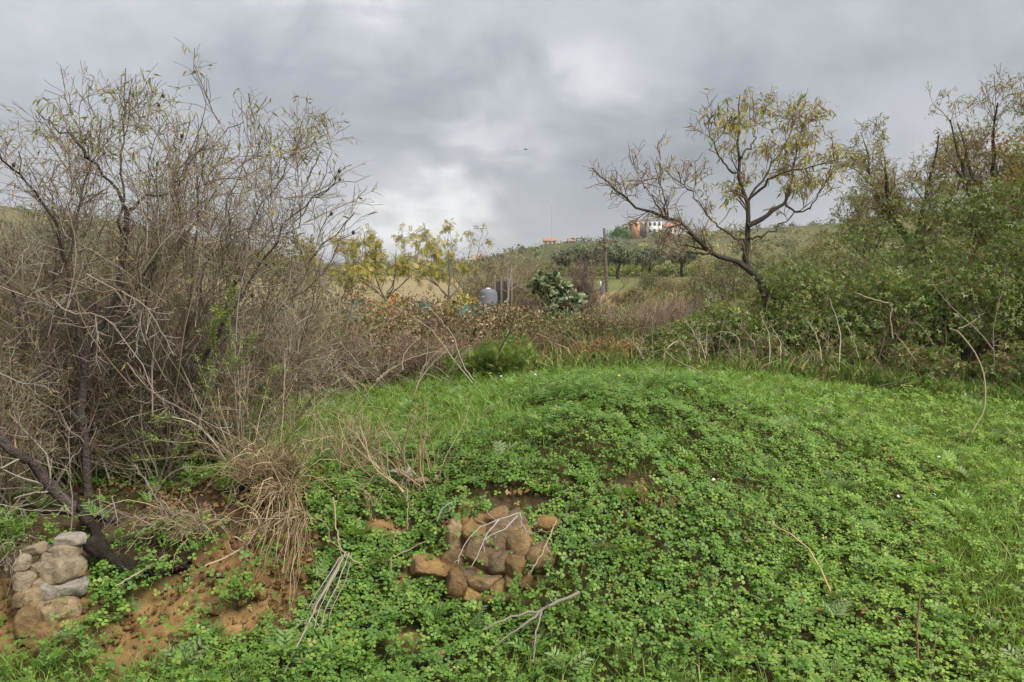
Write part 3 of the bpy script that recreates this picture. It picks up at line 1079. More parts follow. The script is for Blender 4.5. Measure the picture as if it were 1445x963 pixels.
# ------------------------------------------------------------------ the leaning almond tree on the right
def build_right_tree():
    r = np.random.default_rng(31)
    Y = 13.2
    base = on(1084, Y)
    L = [('trunk', [(1090, 440), (1080, 412), (1068, 392), (1056, 375), (1055, 350), (1055, 316), (1056, 285), (1043, 254), (1043, 213), (1043, 168), (1044, 134)], Y, Y + .2, 0.0851, 0.0065),
         ('limb', [(1066, 388), (1046, 374), (1026, 364), (998, 353), (981, 336), (964, 316), (936, 305), (899, 292), (871, 271), (854, 252), (835, 237)], Y, Y - 1.0, 0.0537, 0.0065),
         ('limb', [(1004, 356), (985, 357), (967, 355), (950, 362), (935, 368), (917, 378)], Y - .3, Y - 1.1, 0.0224, 0.0082),
         ('limb', [(1055, 319), (1080, 307), (1095, 295), (1106, 286), (1115, 262), (1120, 230), (1126, 196), (1135, 172)], Y, Y + .8, 0.0448, 0.0065),
         ('limb', [(1058, 280), (1078, 262), (1094, 247), (1120, 240), (1146, 237), (1170, 230), (1197, 221)], Y + .1, Y - .8, 0.0224, 0.0043),
         ('limb', [(1043, 254), (1026, 237), (1012, 218), (1000, 190), (993, 165)], Y + .1, Y - .6, 0.0201, 0.0043),
         ('limb', [(1046, 223), (1060, 205), (1067, 190), (1062, 155)], Y + .1, Y + .9, 0.0179, 0.0043),
         ('limb', [(1056, 285), (1080, 245), (1105, 210), (1118, 180), (1122, 163)], Y + .1, Y + .9, 0.0201, 0.0043),
         ('limb', [(1053, 346), (1026, 329), (1005, 312), (985, 285), (967, 264), (955, 248)], Y, Y + .9, 0.0201, 0.0043),
         ('limb', [(936, 305), (918, 275), (905, 258), (897, 232)], Y - .6, Y - .2, 0.0134, 0.0032),
         ('limb', [(940, 306), (935, 270), (932, 240), (930, 212)], Y - .6, Y - .9, 0.0134, 0.0032),
         ('limb', [(1106, 286), (1130, 300), (1150, 285), (1165, 255), (1175, 235)], Y + .4, Y - .3, 0.0179, 0.0043),
         ('limb', [(1055, 335), (1085, 330), (1110, 310), (1140, 290), (1160, 270)], Y, Y + .7, 0.0179, 0.0043)]
    levels = [(120, (.25, .95), (.3, .75), (20, 65), .15, .5, .020, .006),
              (560, (.15, 1), (.18, .5), (20, 70), .08, .55, .010, .0042),
              (1500, (.15, 1), (.10, .32), (20, 75), .0, .6, .006, .0032)]
    def wf(c):
        x = c[:, 0]
        return np.where(x < 3.05, .16, 1.0) * (.35 + sstep(2.6, 4.2, c[:, 2]))
    traced_tree('almond_tree', 'leaning almond tree with drooping yellow-green leaves rising from the bramble', base, L, r, levels,
                (2300, (.08, .15), [((.36, .35, .08), 4), ((.48, .40, .10), 3), ((.26, .30, .08), 3), ((.46, .25, .07), .7)], wf), [((.14, .118, .09), 1)], RED_TWIG, n=18, jit=.02)


build_right_tree()


def small_tree(name, label, px, Y, top, w, r, leaf, nl=1500, size=(.06, .11), trunk=.06, levels=None, group=None, twigpal=RED_TWIG, stems=5, proto=None, lean=0, barkpal=BARK):
    """a free-standing tree: several rising limbs from a short trunk"""
    base = on(px, Y)
    top_z = P(px, top, Y)[2]
    h = top_z - base[2]
    wm = w / F * Y
    o = root(name, base, label, 'tree', group)
    fork = base + np.array((lean * .2, 0, h * .3))
    tr = resample([base - np.array((0, 0, .05)), base + np.array((r.normal() * .05, 0, h * .15)), fork], 8)
    V, Q, C = tubes(tr[None], np.linspace(trunk, trunk * .75, 8)[None], 8, palette(1, barkpal, r, .1))
    part('trunk', V, None, C, 'bark', o, True, Q)
    S, R = [], []
    for k in range(stems):
        a = (k + r.uniform(-.3, .3)) / stems * 2 * math.pi
        e = fork + np.array((math.cos(a) * wm * .42 + lean, math.sin(a) * wm * .35, h * r.uniform(.42, .66)))
        mid = fork * .5 + e * .5 + np.array((math.cos(a) * wm * .1, 0, -h * .04))
        p = resample([fork, mid, e], 10) + r.normal(size=(10, 3)) * .02 * h * .3
        p[0] = fork
        rad = np.linspace(trunk * .6, trunk * .12, 10)
        V, Q, C = tubes(p[None], rad[None], 6, palette(1, barkpal, r, .1))
        part('limb', V, None, C, 'bark', o, True, Q)
        S.append(p)
        R.append(rad)
    S, R = np.array(S), np.array(R)
    items = []
    for cnt, ln, up in levels or ((60, (.25, .55), .25), (380, (.14, .34), .12), (900, (.07, .18), .02)):
        S, R = spawn(S, R, cnt, (.15, 1), (ln[0] * h * .6, ln[1] * h * .6), (18, 65), r, up=up, n=5, rr=.55)
        R = np.maximum(R, .00026 * Y)
        a, b, c = tubes(S, R, 3, palette(cnt, twigpal, r))
        items.append((a, None, b, c))
    V, T, Q, C = join(*items)
    part('twig_crown', V, None, C, 'twig', o, quads=Q, kind='stuff')
    V, T, Q, C = leaves_on(S, nl, size, leaf, LANCE if proto is None else proto, r, droop=.55, spread=.03)
    part('foliage', V, T, C, 'leaf', o, kind='stuff')
    return o


YL = [((.43, .38, .10), 4), ((.52, .45, .15), 3), ((.30, .33, .10), 3), ((.46, .27, .10), .6)]
r = np.random.default_rng(41)
small_tree('pistachio_tree', 'yellow-leaved sapling with a pale thin trunk left of the grey drum', 634, 22, 308, 110, r, YL, 620, (.12, .21), .035, stems=5, proto=PINNATE, twigpal=GREY_TWIG, barkpal=[((.42, .37, .30), 1)],
           levels=((24, (.25, .5), .25), (70, (.14, .3), .1), (150, (.07, .16), .0)))
small_tree('pistachio_tree', 'dense yellow-green sapling between the almond tree and the pale field', 545, 20, 310, 120, r, YL, 900, (.12, .2), .035, stems=6, proto=PINNATE, twigpal=GREY_TWIG, barkpal=[((.42, .37, .30), 1)],
           levels=((24, (.25, .5), .2), (80, (.14, .3), .1), (180, (.07, .16), .0)))
small_tree('pistachio_tree', 'small yellow sapling behind the outermost almond twigs', 478, 19, 325, 95, r, YL, 700, (.12, .2), .035, stems=5, proto=PINNATE, twigpal=GREY_TWIG, barkpal=[((.42, .37, .30), 1)],
           levels=((24, (.25, .5), .2), (80, (.14, .3), .1), (160, (.07, .16), .0)))
OL2 = [((.28, .29, .09), 4), ((.37, .33, .11), 3), ((.20, .24, .07), 3)]
small_tree('almond_tree', 'round-crowned almond tree with fine dark limbs behind the brambles', 1283, 21, 178, 165, r, OL2, 5200, (.08, .16), .12, twigpal=RED_TWIG, stems=7,
           levels=((80, (.25, .5), .2), (480, (.12, .3), .1), (1200, (.06, .16), .0)))
small_tree('almond_tree', 'tall upright almond tree rising behind the orange-leaved bush', 1415, 17, 112, 190, r, OL2 + [((.42, .2, .04), 1)], 5200, (.07, .13), .11, twigpal=RED_TWIG, stems=8,
           levels=((90, (.25, .5), .35), (560, (.12, .3), .2), (1300, (.06, .16), .05)))
small_tree('willow_tree', 'pale green feathery tree between the two almond trees', 1222, 24, 252, 85, r, [((.20, .24, .09), 3), ((.28, .3, .12), 2)], 2600, (.09, .17), .07, twigpal=GREY_TWIG, stems=6)

# ------------------------------------------------------------------ brambles on the right
BR = [((.10, .155, .036), 5), ((.15, .215, .052), 4), ((.22, .275, .075), 3), ((.29, .28, .10), 1.9), ((.22, .155, .085), .7), ((.42, .16, .05), .02)]
r = np.random.default_rng(51)
for (px, Y, rx, ry, h, n, lab) in (
        (1010, 12.9, 1.0, .8, .95, 5200, 'low green bramble bush spreading left of the leaning almond trunk'),
        (1140, 13.2, 1.2, .9, 1.7, 8200, 'green bramble bush wrapped round the foot of the leaning almond tree'),
        (1265, 12.9, 1.3, .9, 1.95, 9000, 'tall dense bramble bank behind the broken forked canes'),
        (1400, 12.6, 1.3, .9, 2.65, 10500, 'tallest dark green bramble bank behind the pale bent stem'),
        (1540, 12.2, 1.1, .9, 3.0, 4600, 'bramble bush towering at the far end of the bramble bank'),
        (1195, 15.4, 1.6, .9, 2.35, 4600, 'bramble bush behind, below the pale green feathery tree'),
        (1340, 15.6, 1.7, .9, 2.95, 6000, 'high bramble bush below the round-crowned almond tree'),
        (1470, 15.0, 1.5, .9, 3.6, 6000, 'high bramble bush below the tall upright almond tree')):
    bush('bramble_bush', lab, 'bush', on(px, Y), rx, ry, h, int(n * .95), (.03, .066), TERNATE, BR, r, lobes=70, nstem=70, twigs=260, stempal=RED_TWIG, stemr=.01)
bush('orange_bush', 'bush with yellow and orange autumn leaves above the bramble bank', 'bush', on(1425, 16.2), .9, .7, 3.7, 2600, (.05, .1), OVAL,
     [((.42, .22, .04), 3), ((.28, .24, .05), 3), ((.16, .17, .05), 3)], r, lobes=40, twigs=200, lift=.2)

# ------------------------------------------------------------------ rusty hedge and shrubs in the middle distance
RU = [((.25, .17, .10), 4), ((.35, .255, .155), 4), ((.17, .115, .068), 2), ((.18, .20, .075), 3), ((.40, .33, .19), 3)]
r = np.random.default_rng(61)
for (px, Y, rx, h, n, lab, pal) in (
        (430, 10.6, .8, 1.25, 3600, 'rusty brown bramble mixed with green beside the almond thicket', RU + [((.13, .16, .045), 6)]),
        (500, 12.2, 1.1, 1.35, 4600, 'rusty bramble mound below the dense yellow-green sapling', RU + [((.15, .17, .05), 4)]),
        (590, 13.0, 1.1, 1.2, 4600, 'rust-brown dry bramble mound in front of the teal netting', RU),
        (675, 13.4, 1.0, 1.02, 4200, 'rust-brown dry bramble mound in front of the grey drum', RU),
        (740, 14.6, 1.0, .75, 3000, 'low green and brown bramble below the prickly pear', RU + [((.13, .18, .05), 8)]),
        (830, 15.0, 1.0, .8, 2600, 'low green weed bush in front of the road sign', RU + [((.15, .2, .06), 9)])):
    bush('dry_bramble', lab, 'bush', on(px, Y), rx, .7, h, n, (.03, .07), OVAL, pal, r, lobes=46, nstem=70, twigs=520, stempal=RED_TWIG + STRAW[:1], m='matte_leaf', stemr=.009)

r = np.random.default_rng(62)
bare_shrub('bare_shrub', 'tan leafless shrub between the wooden posts and the prickly pear', 'shrub', on(690, 28), 1.9, 1.0, 2.6, 40, 420, 1900, r, pal=[((.30, .24, .16), 3), ((.22, .17, .11), 3), ((.26, .25, .1), 2)], rad=.02, rmin=.007)
bare_shrub('bare_shrub', 'purple-brown leafless shrub right of the prickly pear', 'shrub', on(815, 28), .75, .6, 2.2, 40, 420, 2300, r, pal=[((.19, .13, .105), 3), ((.14, .095, .08), 3), ((.24, .18, .14), 1)], rad=.016, rmin=.006)
bare_shrub('bare_shrub', 'small purple-brown leafless shrub left of the prickly pear foot', 'shrub', on(748, 23.5), .5, .6, 1.0, 30, 300, 1300, r, pal=[((.19, .13, .105), 3), ((.14, .095, .08), 3)], rad=.014, rmin=.005)
bush('green_shrub', 'dull green shrub against the left side of the prickly pear', 'bush', on(722, 24), .75, .6, 1.35, 3800, (.05, .1), LANCE,
     [((.10, .115, .04), 3), ((.15, .15, .055), 3), ((.17, .12, .06), 2)], r, twigs=300)
bare_shrub('bare_shrub', 'wide pale tan shrub on the rise behind the prickly pear', 'shrub', on(765, 36), 2.6, 1.5, 2.7, 50, 500, 2200, r, pal=[((.25, .21, .13), 3), ((.19, .17, .10), 3), ((.2, .2, .09), 2)], rad=.025, rmin=.010,
           leaf=(2600, (.09, .16), [((.17, .17, .07), 3), ((.23, .2, .1), 2)]))
bush('yellow_shrub', 'low yellow-green shrub beside the grey drum', 'bush', on(655, 24), .7, .5, 1.1, 1700, (.06, .12), OVAL, YL, r, twigs=80)
bush('yellow_shrub', 'yellow-leaved shrub against the pale hill slope behind the drum', 'bush', on(690, 40), 1.6, 1., 2.0, 2200, (.10, .18), OVAL, YL, r, twigs=80)
bush('grey_shrub', 'silvery grey-green shrub left of the leaning almond trunk', 'bush', on(985, 17), .65, .5, 1.35, 3200, (.05, .1), LANCE,
     [((.19, .21, .13), 3), ((.25, .26, .17), 2), ((.13, .15, .08), 2)], r, twigs=120)
bush('sumac_bush', 'small bush with bright orange-red autumn leaves before the teal netting', 'bush', on(555, 17), .75, .4, 1.15, 900, (.06, .11), OVAL,
     [((.50, .13, .035), 3), ((.55, .26, .05), 1.4), ((.16, .19, .05), 5)], r, twigs=60)
bush('straw_heap', 'flattened heap of tan dead stalks at the edge of the grass', 'dead stalks', on(858, 12.2), .62, .45, .36, 2300, (.04, .09), LANCE,
     [((.36, .25, .12), 3), ((.27, .17, .08), 3), ((.2, .2, .07), 1)], r, lobes=30, twigs=300, stempal=STRAW, m='matte_leaf')
for (px, Y, h, w, lab) in ((850, 17.5, .85, .8, 'stand of purple-brown dry weeds below the road sign'), (905, 16.0, .8, .7, 'stand of dry pinkish weeds left of the low bramble'),
                           (960, 16.5, 1.0, .8, 'stand of straw-coloured dry stalks behind the low bramble'), (925, 19.5, 1.1, 1.2, 'pale dry stalk clump under the outer limb of the leaning almond')):
    bare_shrub('dry_weed_stand', lab, 'dry weeds', on(px, Y), w, .6, h, 160, 420, 700, r, pal=[((.30, .22, .16), 3), ((.38, .29, .19), 3), ((.22, .15, .12), 2)], rad=.008, rmin=.004, up=.5)


# fennel with its dark bent stick
def build_fennel():
    r = np.random.default_rng(63)
    b = on(700, 10.4)
    o = root('fennel_plant', b, 'bright green feathery fennel clump at the edge of the grass', 'fennel')
    n = 46
    d = norm(np.c_[r.normal(size=(n, 2)) * .55, np.ones(n)])
    t = np.linspace(0, 1, 6)[None, :, None]
    L = r.uniform(.25, .55, n)[:, None, None]
    S = b + np.c_[r.normal(size=(n, 2)) * np.array((.22, .12)), np.zeros(n)][:, None] + d[:, None] * t * L
    R = np.linspace(.005, .002, 6)[None].repeat(n, 0)
    V, Q, C = tubes(S, R, 4, palette(n, [((.12, .2, .04), 1)], r))
    part('stem', V, None, C, 'twig', o, quads=Q, kind='stuff')
    V, T, Q, C = leaves_on(S, 3000, (.05, .12), [((.22, .32, .08), 4), ((.29, .38, .11), 3), ((.45, .40, .12), .8)], FEATHER, r, droop=-.3, tr=(.15, 1), spread=.05)
    part('foliage', V, T, C, 'leaf', o, kind='stuff')


build_fennel()

# ------------------------------------------------------------------ stones
import bmesh


def n3(v, s, seed):
    a = np.array([[1.7, 2.3, -1.1], [-2.9, 1.3, 2.1], [3.7, -2.2, 3.1], [-5.3, 4.9, 4.1], [8.1, -7.3, 6.2]])
    out = 0
    for k, w in enumerate(a):
        out = out + np.sin(v @ w * s + seed * 3.1 + k * 1.7) / (1 + .8 * k)
    return out / 2.2


_bm = bmesh.new()
bmesh.ops.create_icosphere(_bm, subdivisions=4, radius=1)
_bm.verts.ensure_lookup_table()
ICO_V = np.array([v.co[:] for v in _bm.verts])
ICO_T = np.array([[v.index for v in f.verts] for f in _bm.faces])
_bm.free()


def stone_mesh(size, seed, colr, boxy=1.0):
    r = np.random.default_rng(seed)
    nr = norm(r.normal(size=(10, 3)))
    hh = r.uniform(.55, .95, 10)
    q = ICO_V @ nr.T
    rad = np.where(q > .12, hh[None] / np.maximum(q, .12), 9)
    rad = -np.log(np.exp(-rad * 60).sum(axis=1)) / 60
    rad = np.clip(rad, .45, 1.12)
    v = ICO_V * rad[:, None]
    if boxy < 1:
        v = np.sign(v) * np.abs(v) ** boxy
    v = v * (1.12 + .03 * n3(v, 1.5, seed) - .05 * np.abs(n3(v, 2.3, seed + 5)) + .02 * n3(v, 6.5, seed + 12) + .022 * n3(v, 14.5, seed + 15))[:, None]
    v = v * np.asarray(size)[None]
    c = np.tile(np.asarray(colr), (len(v), 1))
    return mesh_np('stone', v, ICO_T, c, False)


OCHRE, GREYST, PALEST, TAN = (.58, .38, .17), (.60, .52, .38), (.78, .75, .69), (.64, .51, .32)


def stones_at(rootobj, specs, seed0, bury=.25, plane=None, boxy=1.0, sc=1.05):
    for k, (px, py, w, h, c) in enumerate(specs):
        g = G(px, py, 3.8, 9) if plane is None else P(px, py, plane(px, py))
        Y = g[1]
        sx, sz = w / 2 / F * Y * sc, h / 2 / F * Y * sc
        sy = max(.6 * (sx + sz), .04)
        o = link('stone', stone_mesh((sx, sy, sz), seed0 + k, c, boxy), 'stone', rootobj)
        o.location = Vector(g + np.array((0, sy * bury, 0))) - rootobj.location
        o.rotation_euler = (0, math.sin(k * 2.3) * .15, math.sin(k * 1.7) * .3)


g0 = G(690, 800)
oc = root('stone_outcrop', g0, 'cluster of ochre boulders jutting from the clover-covered bank', 'boulders')
OCP = lambda px, py: G(px, py + 4, 3.8, 9)[1] - .05
stones_at(oc, [(674, 757, 38, 36, (.46, .31, .15)), (703, 762, 40, 46, (.40, .30, .19)), (680, 792, 42, 40, (.38, .28, .17)), (712, 797, 36, 34, (.34, .27, .18)), (740, 770, 38, 44, (.50, .36, .19)), (757, 792, 34, 40, (.46, .33, .18)),
               (732, 803, 30, 30, (.42, .29, .15)), (643, 800, 30, 30, (.40, .28, .15)), (640, 824, 34, 34, (.40, .27, .14)), (660, 815, 24, 26, (.36, .25, .14)), (680, 826, 40, 26, (.55, .39, .21)), (706, 834, 34, 26, (.50, .35, .18)), (664, 842, 26, 18, OCHRE),
               (642, 760, 22, 40, TAN), (602, 808, 50, 22, OCHRE), (622, 812, 26, 20, (.42, .28, .13)), (768, 746, 30, 20, (.54, .36, .15)), (656, 728, 28, 26, OCHRE), (700, 733, 34, 22, (.44, .31, .17)), (726, 738, 28, 24, (.40, .31, .20)), (724, 828, 30, 22, (.42, .29, .15)),
               (690, 848, 22, 14, OCHRE), (740, 822, 22, 18, (.4, .27, .14)), (678, 735, 22, 20, (.48, .33, .16))], 100, .5, OCP, .92, 1.3)
wl = root('dry_stone_wall', G(70, 890), 'crumbling dry stone wall end with pale and ochre stones under the almond tree', 'wall')
ws = [(292, 432, 96, 52, PALEST), (270, 480, 112, 60, GREYST), (245, 552, 160, 96, GREYST), (222, 645, 74, 84, PALEST), (296, 632, 116, 70, (.72, .69, .64)), (266, 722, 116, 104, TAN), (205, 757, 66, 104, TAN),
      (166, 755, 46, 66, (.45, .38, .26)), (120, 785, 88, 118, (.48, .34, .17)), (182, 818, 120, 76, (.5, .35, .17)), (242, 822, 70, 66, (.48, .33, .17)), (312, 782, 76, 66, (.45, .32, .18)), (171, 620, 50, 52, TAN),
      (132, 680, 66, 76, TAN), (106, 600, 64, 76, GREYST), (88, 690, 48, 66, (.4, .3, .19)), (350, 700, 44, 40, OCHRE), (160, 545, 38, 36, GREYST), (172, 710, 36, 36, TAN), (280, 775, 50, 40, OCHRE),
      (100, 530, 60, 60, GREYST), (60, 620, 60, 70, GREYST), (50, 760, 60, 80, (.33, .26, .18)), (150, 470, 70, 50, GREYST), (340, 640, 40, 50, TAN)]
ws += [(200, 500, 60, 44, GREYST), (330, 560, 40, 50, TAN), (210, 590, 50, 40, TAN), (225, 880, 60, 34, OCHRE), (150, 860, 70, 34, OCHRE), (110, 850, 50, 40, OCHRE), (300, 700, 40, 40, TAN), (100, 740, 50, 40, TAN)]
ws = [q for q in ws if q[0] > 84]
stones_at(wl, [(x / 3.01, 620 + y / 3.01, w / 3.01, h / 3.01, c) for x, y, w, h, c in ws], 200, .2, lambda px, py: 4.80 - (py - 820) * .0018 + .0016 * (px - 80), .62, 1.08)
core = stone_mesh((.26, .14, .32), 260, (.25, .19, .12), .45)
co = link('rubble_core', core, 'stone', wl)
co.location = Vector(P(66, 842, 5.1)) - wl.location
for k, (px, py, s) in enumerate([(312, 819, 15), (304, 864, 20), (256, 846, 9), (257, 861, 9), (249, 905, 22), (330, 838, 12), (200, 900, 12), (225, 880, 8), (365, 850, 24), (390, 862, 16), (285, 838, 8), (315, 938, 16), (345, 790, 12), (180, 885, 8), (270, 900, 10)]):
    g = G(px, py)
    m = s / 2 / F * g[1]
    o = link('loose_stone', stone_mesh((m * 1.2, m, m * .8), 300 + k, (.36, .21, .09)), 'stone', None, Vector(g + np.array((0, 0, m * .25))))
    tag(o, 'small ochre stone lying on the bare soil slope below the dead branch', 'stone', 'small stones on the bare soil')

# ------------------------------------------------------------------ canes, dead branches and dry tufts
rc = np.random.default_rng(71)
PALE = [((.38, .31, .215), 2), ((.30, .235, .155), 1)]
GREYD = [((.34, .30, .25), 2), ((.25, .21, .17), 1)]


def px_path(pts, Y0, Y1, n=16):
    k = len(pts)
    w = np.array([P(px, py, Y0 + (Y1 - Y0) * i / (k - 1)) for i, (px, py) in enumerate(pts)])
    return resample(w, n)


def cane(name, label, cat, pts, r0, r1, pal, Y=None, Y1=None, side=0, sl=(.04, .16), group=None, parent=None, ground0=True, m='twig', forks=(), knob=.12):
    """a dry stem whose first pixel stands on the ground (or at distance Y)"""
    if Y is None:
        Y = G(*pts[0], 3.6, 20)[1]
    if Y1 is None:
        Y1 = Y
    c = px_path(pts, Y, Y1)
    n = len(c)
    c[1:] += rc.normal(size=(n - 1, 3)) * min(r0 * .55, .007)
    S, R = [c], [np.linspace(r0, r1, n) * rc.uniform(1 - knob, 1 + knob, n)]
    for fp, fy0, fy1, fr in forks:
        S.append(px_path(fp, fy0, fy1) + np.cumsum(rc.normal(size=(n, 3)) * fr * .7, axis=0))
        R.append(np.linspace(fr, fr * .4, n) * rc.uniform(1 - knob, 1 + knob, n))
    S, R = np.array(S), np.array(R)
    V, Q, C = tubes(S, R, 6, palette(len(S), pal, rc, .12))
    items = [(V, None, Q, C)]
    if side:
        s2, r2 = spawn(S, R, side, (.2, 1), sl, (30, 75), rc, n=4, rr=.5)
        r2 = np.maximum(r2, .0016)
        a, b, d = tubes(s2, r2, 4, palette(side, pal, rc, .15))
        items.append((a, None, b, d))
    V, T, Q, C = join(*items)
    base = c[0].copy() if parent is None else np.array(parent.location)
    o = link(name, mesh_np(name, V - base, None, C, True, Q), m, parent)
    if parent is None:
        o.location = Vector(base)
        tag(o, label, cat, group)
    return o


def zz(pts, ox, oy, s):
    return [(ox + x / s, oy + y / s) for x, y in pts]


ARCH = [[(545, 280), (600, 225), (660, 220), (720, 250), (740, 300), (745, 480)][::-1], [(870, 520), (850, 350), (820, 270), (740, 180)], [(1270, 470), (1250, 320), (1210, 210), (1160, 130)],
        [(710, 500), (690, 370), (650, 290), (620, 250)], [(390, 410), (440, 320), (470, 180), (495, 130)], [(530, 550), (525, 350), (530, 190)], [(240, 480), (270, 340), (360, 275), (420, 360)],
        [(482, 430), (485, 280), (480, 220)], [(0, 250), (60, 290), (110, 360), (145, 470)][::-1], [(185, 470), (150, 350), (115, 250)], [(955, 420), (940, 340), (890, 270), (850, 265)], [(930, 420), (930, 290), (920, 220), (880, 130)],
        [(1000, 410), (995, 280), (930, 170)], [(1090, 430), (1060, 360), (1030, 330)], [(430, 440), (410, 350), (365, 280)], [(520, 440), (510, 340), (450, 230), (390, 140)], [(1430, 480), (1420, 380), (1395, 330)],
        [(1375, 470), (1375, 200), (1310, 0)], [(1300, 300), (1240, 190)], [(1140, 460), (1180, 340), (1220, 400)]]
for k, p in enumerate(ARCH):
    cane('bramble_cane', 'dry pale bramble cane standing at the edge of the grass before the brambles', 'cane', zz(p, 880, 420, 4.516), rc.uniform(.006, .009), .002, [((.48, .41, .30), 2), ((.40, .32, .22), 1)], 11.4 + .3 * math.sin(k * 2.1), 11.6 + .5 * math.sin(k * 1.3),
         side=10, sl=(.05, .22), group='dry canes along the bramble edge')
cane('bramble_cane', 'long pale cane arching out of the grass over the crest of the bank', 'cane', [(1025, 573), (1013, 546), (991, 526), (955, 510), (940, 497)], .008, .005, PALE, None, 9.6, side=5)
cane('dry_cane', 'white bent stem hooked over in front of the tallest bramble', 'stem', [(1358, 634), (1372, 610), (1388, 580), (1391, 550), (1386, 520), (1370, 490), (1352, 468), (1340, 465)], .005, .009, PALE, None, 9.6, side=2)
cane('dry_branch', 'grey forked dry branch standing against the dark bramble bank', 'branch', [(1407, 562), (1405, 528), (1402, 495), (1402, 464), (1407, 437), (1416, 399), (1421, 366)], .010, .004, GREYD, 11.2, 11.3, side=26, sl=(.06, .35),
     forks=[([(1402, 495), (1383, 471), (1357, 445), (1328, 413), (1316, 397)], 11.2, 11.0, .008), ([(1352, 464), (1375, 452), (1392, 440)], 11.0, 11.0, .009)])
cane('dry_branch', 'short pale broken stem sticking out of the bramble bank', 'branch', [(1254, 428), (1230, 422), (1206, 413)], .008, .006, PALE, 11.9, 11.8)
for p in ([(1300, 520), (1278, 490), (1262, 470)], [(1318, 487), (1303, 465), (1288, 450)], [(1250, 534), (1240, 515), (1233, 503)], [(1276, 552), (1262, 520), (1244, 500)], [(1330, 540), (1310, 525), (1290, 505)], [(1212, 505), (1200, 470), (1187, 445)], [(1260, 478), (1257, 450), (1259, 430)]):
    cane('dry_cane', 'thin tan dead stem leaning out of the bramble bank', 'stem', p, .008, .004, PALE, 11.5, 11.6, side=3, group='thin stems in the bramble bank')
# stems in the foreground carpet
cane('dry_cane', 'long pale bramble stem arching over the green carpet', 'stem', [(1190, 896), (1180, 860), (1165, 820), (1140, 775), (1100, 745), (1060, 730)], .006, .005, [((.42, .30, .17), 1)], None, G(1060, 730)[1] - .1, side=3)
cane('dry_cane', 'thin brown stem lying flat on the green carpet', 'stem', [(1322, 898), (1290, 880), (1250, 862), (1190, 853)], .005, .003, [((.36, .25, .14), 1)], None, G(1190, 853)[1] - .05, side=2)
cane('dry_stalk', 'upright brown broken stalk crossing the flat stem', 'stalk', [(1296, 945), (1294, 890), (1297, 838)], .007, .006, [((.30, .2, .1), 1)], None, None, side=3)
cane('dry_stalk', 'short leaning brown stalk beside the upright broken stalk', 'stalk', [(1312, 962), (1318, 915), (1323, 884)], .004, .003, [((.28, .2, .1), 1)])
cane('dead_branch', 'grey forked dead branch lying below the boulders', 'branch', [(818, 836), (770, 858), (712, 875), (680, 888)], .011, .003, [((.27, .22, .18), 1)], 4.72, 4.6, side=12, sl=(.04, .13),
     forks=[([(770, 858), (736, 885), (696, 917)], 4.68, 4.5, .008), ([(765, 862), (756, 899), (748, 934)], 4.66, 4.4, .006)])
cane('dead_branch', 'pale crooked dead branch reaching down over the bare soil', 'branch', [(415, 742), (392, 746), (362, 752), (345, 772), (315, 788), (282, 803)], .010, .004, PALE, 5.35, 4.95, side=16, m='twig',
     forks=[([(362, 752), (358, 738), (345, 728)], 5.2, 5.15, .009), ([(345, 772), (338, 762), (330, 756)], 5.1, 5.05, .007)])
cane('dead_stalk', 'straight pale stick poking from the bramble litter under the almond tree', 'stick', [(236, 783), (200, 806), (162, 828)], .006, .004, PALE, 5.0, 4.75)
o = cane('stem_bundle', 'bundle of long grey fibrous stems trailing down the bank', 'stems', [(487, 782), (470, 815), (450, 850), (430, 890), (395, 962)], .007, .005, GREYD, 5.05, 4.25, side=12,
         forks=[([(487 + d1, 782 + d2), (466 + d1 * 2, 825 + d2), (446 + d1 * 2.4, 862 + d2), (438 + d1 * 3, 890)], 5.05, 4.65, .004) for d1, d2 in ((3, 2), (-4, 1), (6, -2), (-7, 3), (1, -3), (9, 0))])
cane('dry_cane', 'thorny stem curving right from the grey stem bundle', 'stem', [(487, 782), (510, 796), (535, 793), (560, 785), (600, 765)], .005, .003, PALE, 5.0, 5.2, side=14, sl=(.03, .09))
cane('dry_cane', 'pale stem hanging down to the grey stem bundle', 'stem', [(470, 702), (474, 740), (478, 765), (487, 783)], .006, .005, PALE, 5.3, 5.05, side=3)
for p, y0, y1 in (([(575, 690), (575, 720), (575, 748)], 5.55, 5.3), ([(552, 786), (552, 815), (551, 848)], 5.1, 4.9)):
    cane('dry_cane', 'thin straight dead stem hanging down the face of the bank', 'stem', p, .004, .002, PALE, y0, y1, group='thin dead stems on the bank face')
cane('hanging_root', 'white branching roots draped over the big ochre boulder', 'root', [(732, 724), (705, 733), (678, 744), (662, 760), (650, 780), (646, 795)], .004, .002, [((.42, .36, .31), 1)], 5.1, 4.83, side=20, sl=(.04, .15),
     forks=[([(705, 733), (685, 755), (672, 775), (660, 800)], 5.05, 4.83, .005), ([(730, 728), (715, 745), (700, 752), (684, 762)], 5.1, 4.86, .005), ([(734, 724), (738, 745), (752, 755), (764, 752)], 5.1, 5.0, .005)])
cane('dry_cane', 'thin grey stems arched left above the boulders', 'stem', [(655, 705), (635, 710), (622, 722), (618, 735)], .004, .002, GREYD, 5.4, 5.1, side=5)
cane('dry_cane', 'brown stem crossing down the right boulder', 'stem', [(785, 735), (772, 765), (752, 805)], .005, .004, PALE, 5.2, 4.9, side=9, sl=(.06, .2))
cane('dark_stick', 'dark bent stick rising out of the fennel clump', 'stick', [(686, 556), (692, 520), (700, 503), (718, 472), (725, 450), (731, 432)], .014, .006, [((.07, .055, .04), 1)], 10.2, 10.2, side=3)
